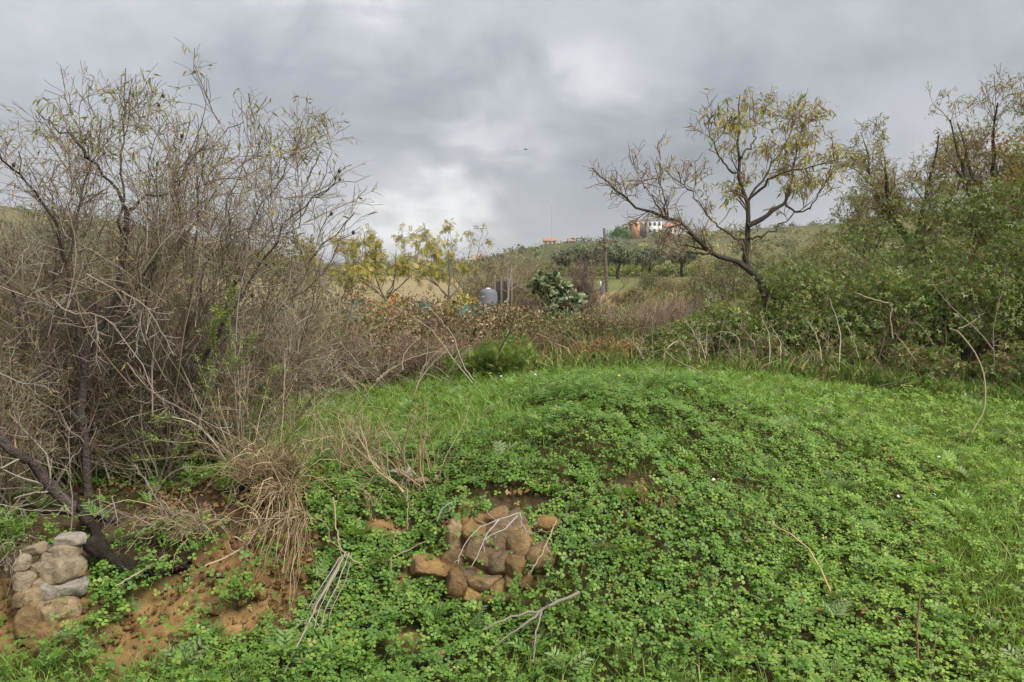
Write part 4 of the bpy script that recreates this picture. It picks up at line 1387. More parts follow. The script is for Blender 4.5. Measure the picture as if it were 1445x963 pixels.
# long stems across the rusty hedge
for k, (p, lab) in enumerate((([(1050, 555), (920, 400), (830, 280), (760, 190), (620, 90), (480, 20)], 'longest pale cane arching up in front of the rusty hedge'), ([(1000, 470), (940, 390), (880, 220), (800, 120), (690, -10)], 'straight grey cane crossing the longest pale cane'),
                              ([(410, 520), (520, 420), (640, 345), (760, 310), (840, 315)], 'low pale cane bowed over the rusty hedge foot'), ([(240, 470), (260, 250), (300, 100), (330, 20)], 'upright grey stem at the left end of the rusty hedge'),
                              ([(270, 600), (220, 440), (150, 370), (60, 335)], 'tan cane hooked left beside the almond thicket'), ([(730, 560), (650, 440), (570, 350), (530, 290)], 'tan leaning stem behind the dry broom clump'),
                              ([(190, 450), (90, 410), (0, 400)], 'grey stem lying level against the almond thicket'))):
    cane('dry_cane', lab, 'cane', zz(p, 420, 420, 4.014), .008, .004, PALE if k % 2 == 0 else GREYD, 9.6 + .2 * k, 10.4, side=8)
for k in range(26):
    x, y = rc.uniform(440, 650), rc.uniform(520, 575)
    a, L = rc.uniform(-.9, .9), rc.uniform(35, 95)
    cane('dry_twig', 'loose grey dead stem tangled at the foot of the rusty hedge', 'twig', [(x, y), (x + L * .5 * math.sin(a) + rc.normal() * 5, y - L * .5 * math.cos(a)), (x + L * math.sin(a * 1.2), y - L * math.cos(a * 1.2))],
         .006, .003, GREYD if k % 2 else PALE, 9.2 + rc.uniform(0, .8), 9.6, side=3, group='dead stems at the foot of the rusty hedge')


def fountain(name, label, base, n, h, spread, drop, r, pal, bias=(0, 0), rad=.004, twigs=60):
    """tuft of dry stems that rise and fall over"""
    o = root(name, base, label, 'dry grass tuft')
    a = r.uniform(0, 2 * math.pi, n)
    reach = spread * r.uniform(.3, 1, n)
    hh = h * r.uniform(.35, 1, n)
    dd = drop * r.uniform(0, 1, n)
    t = np.linspace(0, 1, 9)[None]
    X = (np.cos(a) * reach + bias[0] * r.uniform(.2, 1, n))[:, None] * t ** .9
    Yv = (np.sin(a) * reach * .7 + bias[1] * r.uniform(.2, 1, n))[:, None] * t
    Z = hh[:, None] * np.sin(t * 2.0) - dd[:, None] * t ** 2.2
    S = np.stack([X, Yv, Z], -1) + np.c_[r.normal(size=(n, 2)) * spread * .12, np.zeros(n)][:, None] + base
    S += np.cumsum(r.normal(size=S.shape) * .02, axis=1) * t[..., None]
    R = rad * r.uniform(.5, 1.2, (n, 1)) * np.linspace(1, .4, 9)[None]
    S2, R2 = spawn(S, R, twigs, (.2, 1), (.05, .22), (20, 60), r, n=4, rr=.6)
    V, T, Q, C = join(*[(x[0], None, x[1], x[2]) for x in (tubes(S, R, 3, palette(n, pal, r)), tubes(S2, np.maximum(R2, .001), 3, palette(twigs, pal, r)))])
    part('stem', V, None, C, 'twig', o, quads=Q, kind='stuff')
    return o


r = np.random.default_rng(72)
fountain('straw_tuft', 'large tuft of straw and dead stems spilling over the bare soil bank', G(405, 705), 95, .26, .30, .7, r, STRAW, (.0, -.55), .0045, 200)
fountain('straw_tuft', 'tangle of tan stems at the end of the pale crooked branch', G(392, 690), 90, .42, .34, .1, r, STRAW, (-.1, -.05), .004, 160)
fountain('straw_tuft', 'tangle of dry stems over the dark fallen log', G(262, 760), 45, .22, .34, .25, r, STRAW + GREY_TWIG[:2], (-.12, -.12), .0045, 140)
fountain('straw_tuft', 'small tuft of dead stems below the dry broom clump', G(525, 735), 22, .22, .1, .02, r, STRAW, (0, 0), .003, 20)
fountain('straw_tuft', 'grey dry grass hanging beside the stone wall foot', G(12, 800), 80, .30, .35, .5, r, GREY_TWIG, (.05, -.2), .004, 80)
bare_shrub('dry_broom', 'dry tan broom clump standing over the white root pieces', 'shrub', G(578, 700), .42, .25, .78, 30, 70, 150, r, pal=STRAW, rad=.006, lean=(-.22, 0), curl=.12, up=.2, rmin=.0016)
bare_shrub('dry_broom', 'thin dry stems standing among the grass left of the broom clump', 'shrub', G(470, 660), .55, .3, .75, 26, 80, 160, r, pal=STRAW + GREY_TWIG, rad=.005, lean=(-.1, 0), curl=.12, up=.2, rmin=.0016)
bare_shrub('dry_broom', 'pale dry stems with sparse green tips above the straw tuft', 'shrub', G(375, 690), .5, .3, .95, 30, 90, 260, r, pal=STRAW + GREY_TWIG, rad=.006, lean=(-.1, 0), curl=.12, up=.2, rmin=.0016,
           leaf=(500, (.02, .045), [((.2, .27, .07), 2), ((.27, .3, .1), 1)]))

dr = root('dead_root', G(595, 685), 'bleached whitish root stump pieces under the dry broom clump', 'root')
for k, (px, py, w, h, c) in enumerate([(566, 668, 13, 9, (.68, .65, .6)), (577, 672, 12, 22, (.7, .67, .63)), (570, 682, 9, 12, (.6, .56, .5)), (597, 680, 18, 12, (.58, .48, .34)), (617, 676, 13, 11, (.52, .42, .3)), (556, 665, 11, 6, (.6, .55, .5)), (582, 705, 7, 15, (.46, .33, .22))]):
    g = P(px, py, 5.75)
    o = link('root_piece', stone_mesh((w / 2 / F * 5.8, w / 2.6 / F * 5.8, h / 2 / F * 5.8), 400 + k, c), 'stone', dr, Vector(g) - dr.location)
for k, p in enumerate(([(575, 690), (600, 690), (626, 686)], [(585, 678), (606, 686), (620, 672)], [(628, 672), (626, 690), (624, 700)])):
    cane('root_piece', '', '', p, .014, .008, [((.36, .25, .15), 1)], 5.75, 5.7, parent=dr)

lg = root('fallen_log', G(200, 800), 'dark fallen log lying across the top of the bare soil bank', 'log')
cane('log_stem', '', '', [(128, 765), (150, 785), (175, 798), (205, 808), (240, 805), (268, 796)], (.055), .035, DARKBARK, 5.03, 5.0, parent=lg, m='bark', knob=.3, side=14, sl=(.08, .25))
cane('log_stem', '', '', [(120, 730), (135, 748), (150, 775), (170, 800)], (.04), .025, DARKBARK, 5.4, 4.98, parent=lg, m='bark')
cane('log_stem', '', '', [(95, 700), (118, 722), (140, 735), (165, 742)], (.04), .025, DARKBARK, 5.75, 5.4, parent=lg, m='bark')

at = bpy.data.objects['almond_tree']
for p, y0, y1, rr_ in (([(122, 387), (154, 405), (179, 416), (207, 435), (227, 467), (247, 502)], 5.6, 5.4, .009), ([(75, 422), (100, 442), (135, 443), (162, 462), (184, 492), (205, 522), (217, 553), (235, 566), (290, 595), (340, 622)], 5.6, 5.3, .009),
                       ([(98, 770), (102, 720), (99, 660), (97, 620), (100, 600)], 5.3, 5.4, .008), ([(253, 755), (235, 725), (212, 690), (190, 655)], 5.5, 5.5, .013), ([(0, 527), (30, 540), (65, 545)], 5.5, 5.5, .006),
                       ([(10, 400), (35, 370), (60, 345)], 5.6, 5.6, .006), ([(0, 712), (40, 720), (100, 720)], 5.4, 5.3, .006), ([(140, 690), (142, 720), (148, 760)], 5.5, 5.4, .006), ([(158, 700), (165, 730), (168, 752)], 5.4, 5.4, .007),
                       ([(68, 475), (75, 440), (76, 420)], 5.6, 5.6, .006), ([(135, 444), (137, 480), (136, 512)], 5.5, 5.5, .006), ([(200, 440), (195, 470), (193, 500)], 5.5, 5.5, .006)):
    cane('dead_branch', '', '', p, rr_ * .62, rr_ * .3, GREYD, y0, y1, parent=at, side=22, sl=(.06, .3))


def build_shoots():
    r = np.random.default_rng(73)
    b = G(345, 690)
    o = root('green_shrub', b, 'young shrub with light green feathery shoots before the brown thicket', 'shrub')
    paths = [[(345, 690), (335, 600), (330, 520), (322, 450), (325, 405)], [(345, 690), (350, 620), (372, 560), (385, 520)], [(345, 690), (310, 645), (260, 645), (185, 650)], [(345, 690), (300, 630), (255, 625), (212, 620)],
             [(345, 690), (310, 600), (290, 540), (275, 500)], [(345, 690), (330, 560), (345, 490), (360, 470)], [(345, 690), (290, 610), (250, 590), (225, 590)], [(345, 690), (390, 640), (420, 600)], [(345, 690), (320, 540), (300, 480), (310, 440)]]
    S = np.array([px_path(p, 5.9, 5.6, 9) for p in paths])
    R = np.linspace(.006, .002, 9)[None].repeat(len(S), 0)
    S2, R2 = spawn(S, R, 60, (.4, 1), (.08, .25), (20, 60), r, n=5, rr=.6, up=.1)
    V, T, Q, C = join(*[(x[0], None, x[1], x[2]) for x in (tubes(S, R, 4, palette(len(S), GREY_TWIG, r)), tubes(S2, np.maximum(R2, .0012), 3, palette(60, GREY_TWIG, r)))])
    part('stem', V, None, C, 'twig', o, quads=Q, kind='stuff')
    pal = [((.22, .30, .07), 3), ((.30, .36, .10), 2), ((.15, .22, .05), 2)]
    A = leaves_on(S2, 1500, (.02, .045), pal, LANCE, r, droop=.0, tr=(.1, 1), spread=.008)
    B = leaves_on(S, 800, (.02, .04), pal, LANCE, r, droop=.0, tr=(.5, 1), spread=.01)
    V, T, Q, C = join(A, B)
    part('foliage', V, T, C, 'leaf', o, kind='stuff')


build_shoots()


# ------------------------------------------------------------------ flowers
def flower(mname, pcol, ccol, r):
    ang = np.arange(7) / 7 * 2 * math.pi
    V = [(0, 0, 0)]
    T = []
    for a in ang:
        k = len(V)
        V += [(math.cos(a - .3) * .5, math.sin(a - .3) * .5, .02), (math.cos(a) * 1., math.sin(a) * 1., .08), (math.cos(a + .3) * .5, math.sin(a + .3) * .5, .02)]
        T += [(0, k, k + 1), (0, k + 1, k + 2)]
    return mesh_np(mname, np.array(V, float) * .016, np.array(T))


rf = np.random.default_rng(81)
stem_me = mesh_np('flower_stem', *(lambda t: (t[0], None, np.tile((.1, .2, .04), (len(t[0]), 1)), False, t[1]))(tubes(np.array([[(0, 0, 0), (.004, .002, .05), (0, 0, .1)]]), np.array([[.0015, .0013, .0012]]), 3)))
for kind, n, mname, lab, grp in (('white', 44, 'petal_white', 'tiny white flower standing in the green grass', 'white flowers in the grass'), ('yellow', 14, 'petal_yellow', 'tiny yellow flower standing in the green grass', 'yellow flowers in the grass')):
    me = flower(kind + '_flower_head', None, None, rf)
    for k in range(n):
        if k < n * .6:
            px, py = rf.uniform(650, 1010), rf.uniform(522, 560)
        else:
            px, py = rf.uniform(1000, 1440), rf.uniform(560, 800)
        g = G(px, py, 4, 14)
        o = root(kind + '_flower', g, lab, 'flower', grp)
        s = rf.uniform(1.4, 2.4)
        st = link('flower_stem', stem_me, 'twig', o)
        st.scale = (1.5, 1.5, s)
        hd = link('flower_head', me, mname, o, (0, 0, .1 * s))
        hd.rotation_euler = (rf.uniform(.2, .9), rf.uniform(-.4, .4), rf.uniform(0, 6))


# ------------------------------------------------------------------ prickly pear
def build_pear():
    r = np.random.default_rng(91)
    base = on(788, 26)
    o = root('prickly_pear', base, 'tall prickly pear cactus with clustered flat green pads among bare shrubs', 'cactus')
    nv = []
    for i in range(9):
        t = i / 8 * math.pi
        w = math.sin(t) ** .8
        zc = .5 - .5 * math.cos(t)
        w *= .8 + .35 * zc
        for j in range(10):
            a = j / 10 * 2 * math.pi
            nv.append((math.cos(a) * w * .33, math.sin(a) * w * .07, zc))
    q = [(i * 10 + j, i * 10 + (j + 1) % 10, (i + 1) * 10 + (j + 1) % 10, (i + 1) * 10 + j) for i in range(8) for j in range(10)]
    me = mesh_np('pad', np.array(nv), None, None, True, np.array(q))
    dead = me.copy()
    me.materials.append(MATS['cactus_skin'])
    dead.materials.append(MATS['dead_pad'])
    live = []
    def pad(p, d, n, s, dd=False):
        d = norm(d)
        x = norm(np.cross(d, n))
        n = np.cross(x, d)
        M = Matrix(((x[0], n[0], d[0]), (x[1], n[1], d[1]), (x[2], n[2], d[2]))).to_4x4()
        M = Matrix.Translation(Vector(p - base)) @ M @ Matrix.Diagonal((s, s, s, 1))
        ob = link('pad', dead if dd else me, None, o)
        ob.matrix_local = M
        return p + d * s * .93
    fronts = []
    # thick woody stems to the two heads of the plant
    for tx, ty, k in ((757, 378, 6), (772, 364, 6), (790, 385, 5), (806, 395, 5), (785, 420, 4), (800, 425, 3), (818, 412, 4), (740, 368, 6), (778, 398, 5), (797, 376, 5), (763, 356, 6), (815, 432, 3), (748, 384, 6), (770, 384, 5), (808, 405, 4)):
        p = base + np.array((r.normal() * .25, r.normal() * .25, -.05))
        tgt = P(tx, ty + 8, 26 + r.normal() * .45)
        for i in range(k):
            d = (tgt - p) / (k - i)
            s = max(np.linalg.norm(d) * 1.1, .25)
            p = pad(p, d + r.normal(size=3) * .03, r.normal(size=3), min(s, .27), r.uniform() < .08)
        fronts.append((p, norm(tgt - base)))
    cnt = 0
    gen = fronts
    while gen and cnt < 320:
        nxt = []
        for p, d in gen:
            for k in range(r.integers(3, 5)):
                d2 = norm(d * .6 + r.normal(size=3) * np.array((.95, .7, .6)) + np.array((0, 0, .2)))
                n2 = r.normal(size=3) + np.array((0, -.3, 0))
                s = r.uniform(.15, .25)
                e = pad(p - d * .06 + r.normal(size=3) * .05, d2, n2, s, r.uniform() < .03)
                cnt += 1
                if r.uniform() < .7:
                    nxt.append((e, d2))
        gen = nxt if len(nxt) and cnt < 310 else []


build_pear()


# ------------------------------------------------------------------ built things in the distance
def boxes(name, parent, m, lst):
    Vs, Qs, o = [], [], 0
    for (x0, x1, y0, y1, z0, z1) in lst:
        Vs += [(x0, y0, z0), (x1, y0, z0), (x1, y1, z0), (x0, y1, z0), (x0, y0, z1), (x1, y0, z1), (x1, y1, z1), (x0, y1, z1)]
        Qs += [(o, o + 3, o + 2, o + 1), (o + 4, o + 5, o + 6, o + 7), (o, o + 1, o + 5, o + 4), (o + 1, o + 2, o + 6, o + 5), (o + 2, o + 3, o + 7, o + 6), (o + 3, o, o + 4, o + 7)]
        o += 8
    return link(name, mesh_np(name, np.array(Vs, float), None, None, False, np.array(Qs)), m, parent)


def house(label, px0, px1, ytop, ybot, Y, wallm, nwx, nwz, group=None, roof='flat', depth=9, rot=0):
    a, b = P(px0, ybot, Y), P(px1, ytop, Y)
    cx, w, z0, z1 = (a[0] + b[0]) / 2, abs(b[0] - a[0]), a[2], b[2]
    gz = h1(cx, Y)
    z0 = min(z0, gz) - .3
    o = root('house', (cx, Y, z0), label, 'building', group)
    o.rotation_euler = (0, 0, rot)
    h = z1 - z0
    boxes('wall', o, wallm, [(-w / 2, w / 2, 0, depth, 0, h)])
    if roof == 'flat':
        boxes('roof', o, 'plaster_grey', [(-w / 2 - .15, w / 2 + .15, -.15, depth + .15, h, h + .3)])
    else:
        V = [(-w / 2 - .3, -.4, h), (w / 2 + .3, -.4, h), (w / 2 + .3, depth + .4, h), (-w / 2 - .3, depth + .4, h), (-w / 2 - .3, depth / 2, h + 1.6), (w / 2 + .3, depth / 2, h + 1.6)]
        me = bpy.data.meshes.new('roof')
        me.from_pydata(V, [], [(0, 1, 5, 4), (2, 3, 4, 5), (0, 4, 3), (1, 2, 5), (0, 3, 2, 1)])
        link('roof', me, 'roof_tile', o)
    hv = min(h * .8, 3.0 * nwz)
    for i in range(nwx):
        for j in range(nwz):
            x = -w / 2 + w * (i + .5) / nwx
            z = h - hv + hv * (j + .35) / nwz
            ww = min(1.1, w / nwx * .45)
            wf = boxes('window', o, 'plaster_white', [(x - ww / 2 - .1, x + ww / 2 + .1, -.06, .02, z - .1, z + 1.35)])
            boxes('pane', wf, 'window_dark', [(x - ww / 2, x + ww / 2, -.09, -.063, z, z + 1.25)])
    return o


house('orange plastered block in the row of houses on the hilltop', 893, 903, 312, 327, 320, 'plaster_orange', 1, 1)
house('grey unplastered block beside the orange block on the hilltop', 903.5, 913, 311, 330, 322, 'plaster_grey', 2, 2)
house('white tall block on the hilltop right of the grey block', 914, 934, 312, 330, 318, 'plaster_white', 3, 2)
house('small cream block left of the orange block on the hilltop', 882, 892, 317, 328, 324, 'plaster_cream', 2, 1)
house('cream house behind the outer almond limb on the hilltop', 938, 956, 320, 332, 330, 'plaster_cream', 3, 1, roof='gable')
house('low cream house with tiled roof right of the tall mast', 803, 814, 341, 347, 330, 'plaster_cream', 2, 1, roof='gable')
house('low white house next to the tiled cream house', 792, 800, 342, 347, 335, 'plaster_white', 2, 1)
house('pinkish house with tiled roof at the foot of the tall mast', 768, 785, 340, 348, 345, 'plaster_cream', 3, 1, roof='gable')
house('cream house with tiled roof low on the distant slope above the pale sapling', 668, 684, 366, 373, 300, 'plaster_cream', 3, 1, roof='gable')


def pole(name, label, cat, px, Y, top, r0, r1, m, extra=None):
    b = on(px, Y)
    z1 = P(px, top, Y)[2]
    o = root(name, b, label, cat)
    n = 7
    S = np.array([[(0, 0, -.2 + (z1 - b[2] + .2) * t) for t in np.linspace(0, 1, n)]])
    V, Q, C = tubes(S, np.linspace(r0, r1, n)[None], 10, np.array([(.3, .3, .3)]))
    capn = len(V)
    V = np.vstack([V, S[0, -1]])
    T = np.array([((n - 1) * 10 + j, (n - 1) * 10 + (j + 1) % 10, capn) for j in range(10)])
    link('post', mesh_np('post', V, T, None, True, Q), m, o)
    return o, z1 - b[2]


po, ph = pole('utility_pole', 'weathered wooden utility pole standing before the olive trees', 'utility pole', 856, 76, 322, .17, .12, 'weathered_wood')
po.rotation_euler = (0, math.radians(-3), 0)
boxes('crossarm', po, 'weathered_wood', [(-.55, .55, -.17, -.10, ph - 1.35, ph - 1.22)])
for x in (-.5, -.2, .2, .5):
    boxes('insulator', po, 'weathered_wood', [(x - .045, x + .045, -.18, -.09, ph - 1.22, ph - 1.05)])
boxes('switch_box', po, 'weathered_wood', [(-.17, .2, -.34, -.17, ph - 1.95, ph - 1.5)])
so, sh_ = pole('road_sign', 'thin galvanised sign post with a round sign seen edge-on', 'road sign', 847, 50, 397, .055, .055, 'galvanised')
nseg = 20
V = [(0, 0, 0)] * 0
for yy in (-.02, .02):
    for k in range(nseg):
        a = k / nseg * 2 * math.pi
        V.append((yy, math.cos(a) * .3, math.sin(a) * .3))
Q = [(k, (k + 1) % nseg, nseg + (k + 1) % nseg, nseg + k) for k in range(nseg)]
me = bpy.data.meshes.new('sign_plate')
me.from_pydata(V, [], Q + [tuple(range(nseg))[::-1], tuple(range(nseg, 2 * nseg))])
so2 = link('sign_plate', me, 'sign_back', so, (.09, -.02, sh_ - .55))
so2.rotation_euler = (0, 0, math.radians(-28))
for z in (-.7, -.4):
    boxes('bracket', so, 'galvanised', [(-.06, .09, -.035, .035, sh_ + z - .03, sh_ + z + .03)])
ma, mh = pole('radio_mast', 'tall thin white radio mast on the distant hill', 'mast', 778, 340, 283, .17, .07, 'galvanised')
for k in range(5):
    boxes('mast_ring', ma, 'galvanised', [(-.26, .26, -.26, .26, mh * (.2 + .17 * k), mh * (.2 + .17 * k) + .18)])

ptop = np.array(po.location) + np.array((-.25, -.15, ph - 1.08))
for k, (dx, pxe, pye, Ye, lab) in enumerate(((-.5, 690, 359, 120, 'upper overhead wire running from the utility pole towards the distant slope'), (-.2, 690, 366, 120, 'lower overhead wire running from the utility pole towards the distant slope'),
                                             (.2, 1090, 322, 95, 'upper overhead wire running from the utility pole behind the leaning almond'), (.5, 1090, 330, 95, 'lower overhead wire running from the utility pole behind the leaning almond'))):
    a = ptop + np.array((dx, 0, 0))
    e = P(pxe, pye, Ye)
    t = np.linspace(0, 1, 24)[:, None]
    c = a * (1 - t) + e * t - np.array((0, 0, 1)) * (4 * t * (1 - t)) * (.5 + .25 * (k % 2))
    V, Q, C = tubes(c[None], np.full((1, 24), .014), 4, np.array([(.4, .4, .4)]))
    o = link('overhead_wire', mesh_np('overhead_wire', V - a, None, C, False, Q), 'wire', None, Vector(a))
    tag(o, lab, 'wire')

# teal netting, grey drum, wooden posts, pale rock in the middle distance
def netting(label, px0, px1, ytop, Y, hang):
    a, b = on(px0, Y), on(px1, Y)
    zt = P(px0, ytop, Y)[2]
    o = root('netting_fence', a, label, 'netting')
    n = 14
    xs = np.linspace(0, b[0] - a[0], n)
    w = np.sin(xs * 7) * .05
    top = zt - a[2] + np.sin(xs * 5) * .04
    V = np.vstack([np.c_[xs, w, np.zeros(n)], np.c_[xs, w * 1.4 + .03, top * .5], np.c_[xs, w, top]])
    V = np.vstack([V, V + np.array((0, .012, 0))])
    Q = []
    for i in range(n - 1):
        for j in range(2):
            Q.append((j * n + i, j * n + i + 1, (j + 1) * n + i + 1, (j + 1) * n + i))
            Q.append((3 * n + j * n + i, 3 * n + (j + 1) * n + i, 3 * n + (j + 1) * n + i + 1, 3 * n + j * n + i + 1))
    link('net_sheet', mesh_np('net_sheet', V, None, None, True, np.array(Q)), 'teal_net', o)
    for x in (0, xs[-1]):
        boxes('post', o, 'weathered_wood', [(x - .03, x + .03, .03, .09, -.1, zt - a[2] + .08)])


netting('teal netting screen behind the orange-red autumn bush', 488, 514, 424, 19.5, 0)
netting('teal netting screen beside the pale field, right of the orange-red bush', 572, 612, 427, 20.5, 0)
netting('low blue-teal netting in front of the grey drum', 648, 692, 432, 21, 0)


def build_drum():
    b = on(689, 22.5)
    o = root('grey_drum', b, 'pale grey ribbed drum standing beside the weathered wooden posts', 'drum')
    top = P(689, 408, 22.5)[2] - b[2]
    prof = [(0, 0), (.24, 0), (.26, .05), (.26, top * .3), (.275, top * .33), (.26, top * .36), (.26, top * .62), (.275, top * .65), (.26, top * .68), (.25, top * .9), (.2, top * .97), (.1, top), (0, top)]
    V, Q, s = [], [], 18
    for rr_, z in prof:
        for j in range(s):
            a = j / s * 2 * math.pi
            V.append((rr_ * math.cos(a), rr_ * math.sin(a), z))
    for i in range(len(prof) - 1):
        for j in range(s):
            Q.append((i * s + j, i * s + (j + 1) % s, (i + 1) * s + (j + 1) % s, (i + 1) * s + j))
    link('drum_body', mesh_np('drum_body', np.array(V), None, None, True, np.array(Q)), 'pale_plastic', o)
    V, Q2 = np.array(V), None
    link('drum_cap', mesh_np('drum_cap', V[-3 * s:] * np.array((.4, .4, 1)) + np.array((0, 0, .035)), None, None, True, np.array([(i * s + j, i * s + (j + 1) % s, (i + 1) * s + (j + 1) % s, (i + 1) * s + j) for i in range(2) for j in range(s)])), 'galvanised', o)
    w = on(708, 23)
    o = root('post_stack', w, 'bundle of dark weathered wooden posts standing on end beside the drum', 'posts')
    for k in range(8):
        h = P(708, 391 + 3 * (k % 3), 23)[2] - w[2]
        p = boxes('post', o, 'weathered_wood', [(-.032, .032, -.032, .032, -.05, h)])
        p.location = (-.2 + .065 * k, .06 * ((k * 2) % 3), 0)
        p.rotation_euler = (0, .02 * math.sin(k * 3), k)


build_drum()
g = on(706, 19)
o = link('pale_rock', stone_mesh((.13, .12, .42), 450, (.5, .46, .36)), 'stone', None, Vector(g + np.array((0, 0, .35))))
tag(o, 'upright pale rock in front of the wooden posts', 'rock')
cane('dead_sapling', 'bare pale sapling trunk rising beside the wooden posts', 'sapling', [(714, 440), (717, 415), (720, 392), (722, 375)], .035, .012, GREYD, 22, 22, side=16, sl=(.15, .5))


# ------------------------------------------------------------------ olive trees, hedge and far scrub
def olive(label, px, Y, top, w, r):
    b = on(px, Y)
    h = P(px, top, Y)[2] - b[2]
    wm = w / F * Y
    o = root('olive_tree', b, label, 'tree', 'olive trees on the meadow')
    c = resample([b - np.array((0, 0, .1)), b + np.array((r.normal() * .15, 0, h * .2)), b + np.array((r.normal() * .3, 0, h * .42))], 8)
    V, Q, C = tubes(c[None], np.linspace(.24, .15, 8)[None], 8, palette(1, DARKBARK, r))
    part('trunk', V, None, C, 'bark', o, True, Q)
    S = []
    for k in range(7):
        a = k / 7 * 6.28 + r.uniform(0, .5)
        S.append(resample([c[-1], c[-1] + np.array((math.cos(a) * wm * .2, math.sin(a) * wm * .2, h * .2)), c[-1] + np.array((math.cos(a) * wm * .38, math.sin(a) * wm * .36, h * .36))], 6))
    V, Q, C = tubes(np.array(S), np.linspace(.1, .03, 6)[None].repeat(7, 0), 5, palette(7, DARKBARK, r))
    part('limb', V, None, C, 'bark', o, True, Q)
    n, lob = 4200, 44
    lc = norm(r.normal(size=(lob, 3))) * r.uniform(.3, .85, (lob, 1))
    cen = b + np.array((0, 0, h * .64)) + lc * np.array((wm * .45, wm * .4, h * .33))
    i = r.integers(0, lob, n)
    q = norm(r.normal(size=(n, 3)))
    pos = cen[i] + q * r.uniform(.35, 1.05, (n, 1)) * h * .13
    nn = norm(q + r.normal(size=(n, 3)) * .5)
    d = norm(np.cross(nn, r.normal(size=(n, 3))))
    V, T, Q, C = inst(OVAL, pos, frame(d, nn), r.uniform(.16, .34, n), palette(n, [((.18, .205, .125), 4), ((.24, .265, .17), 3), ((.13, .15, .08), 2)], r))
    part('crown', V, T, C, 'matte_leaf', o, kind='stuff')


r = np.random.default_rng(95)
for px, Y, top, w, lab in ((828, 104, 343, 62, 'grey-green olive tree left of the utility pole'), (872, 101, 341, 66, 'grey-green olive tree just right of the utility pole with a visible trunk'), (915, 106, 344, 64, 'grey-green olive tree behind the outer limb of the leaning almond'),
                           (962, 108, 346, 70, 'grey-green olive tree furthest from the utility pole'), (850, 122, 340, 70, 'grey-green olive tree in the second row behind the utility pole'), (795, 112, 348, 46, 'small olive tree at the end of the row by the prickly pear')):
    olive(lab, px, Y, top, w, r)
bush('reed_clump', 'bright green reed clump on the hilltop below the orange block', 'reeds', on(872, 296), 4.5, 3, 5.0, 900, (.8, 1.6), LANCE, [((.08, .2, .03), 2), ((.13, .26, .05), 1)], r, lobes=30, nstem=12, stemr=.1)


def build_hill_scrub():
    r = np.random.default_rng(96)
    n = 1500
    y = 112 + 300 * r.uniform(0, 1, n) ** .8
    x = r.uniform(-.72, .72, n) * y
    k = fbm(x / 26, y / 26, 99) + .12 * r.normal(size=n) > .43
    x, y = x[k], y[k]
    b = np.c_[x, y, H(x, y)]
    N = len(b)
    m = 40
    rad = r.uniform(.9, 2.6, N)
    i = np.repeat(np.arange(N), m)
    q = norm(r.normal(size=(N * m, 3)))
    q[:, 2] = np.abs(q[:, 2])
    pos = b[i] + q * rad[i][:, None] * r.uniform(.5, 1.05, (N * m, 1)) * np.array((1.15, 1.15, .95))
    nn = norm(q + r.normal(size=q.shape) * .5)
    d = norm(np.cross(nn, r.normal(size=q.shape)))
    c = palette(N, [((.15, .165, .075), 4), ((.20, .195, .09), 3), ((.26, .23, .13), 3), ((.10, .12, .065), 3), ((.29, .27, .09), 1)], r)[i] * r.uniform(.8, 1.2, (N * m, 1))
    V, T, Q, C = inst(OVAL, pos, frame(d, nn), r.uniform(.5, 1.0, N * m), c)
    o = link('hill_scrub', mesh_np('hill_scrub', V, T, C), 'matte_leaf')
    tag(o, 'patchy scrub and small trees covering the distant hill slopes', 'scrub', kind='stuff')
    # bramble-like hedge at the meadow foot
    n = 9000
    x = r.uniform(4, 34, n)
    y = 112 + r.normal(size=n) * 1.5 + .04 * x
    z = H(x, y) + np.abs(r.normal(size=n)) * .8 * (.5 + fbm(x / 3, y / 3, 101))
    nn = norm(r.normal(size=(n, 3)) + np.array((0, -.4, .6)))
    d = norm(np.cross(nn, r.normal(size=(n, 3))))
    V, T, Q, C = inst(OVAL, np.c_[x, y, z], frame(d, nn), r.uniform(.2, .5, n), palette(n, [((.17, .2, .04), 3), ((.24, .24, .06), 2), ((.11, .14, .04), 2)], r))
    o = link('far_hedge', mesh_np('far_hedge', V, T, C), 'matte_leaf')
    tag(o, 'yellow-green hedge along the back of the meadow under the olives', 'hedge', kind='stuff')


build_hill_scrub()


def build_bird():
    p = P(742, 211, 55)
    o = root('flying_bird', p, 'small dark bird flying under the clouds', 'bird')
    body = ICO_V * np.array((.13, .035, .035))
    body[:, 2] *= 1 - .3 * (body[:, 0] / .13)
    body[:, 1] *= 1 - .3 * (body[:, 0] / .13)
    link('body', mesh_np('body', body, ICO_T, None, True), 'bird_dark', o)
    for s in (-1, 1):
        V = []
        for z in (0, .006):
            V += [(.05, 0, z), (.06, s * .1, .03 + z), (.0, s * .24, .01 + z), (-.03, s * .1, .025 + z), (-.04, 0, z)]
        me = bpy.data.meshes.new('wing')
        me.from_pydata(V, [], [(0, 1, 3, 4), (1, 2, 3), (5, 9, 8, 6), (6, 8, 7), (0, 5, 6, 1), (1, 6, 7, 2), (2, 7, 8, 3), (3, 8, 9, 4)])
        link('wing', me, 'bird_dark', o)
    o.rotation_euler = (.3, 0, .6)


build_bird()

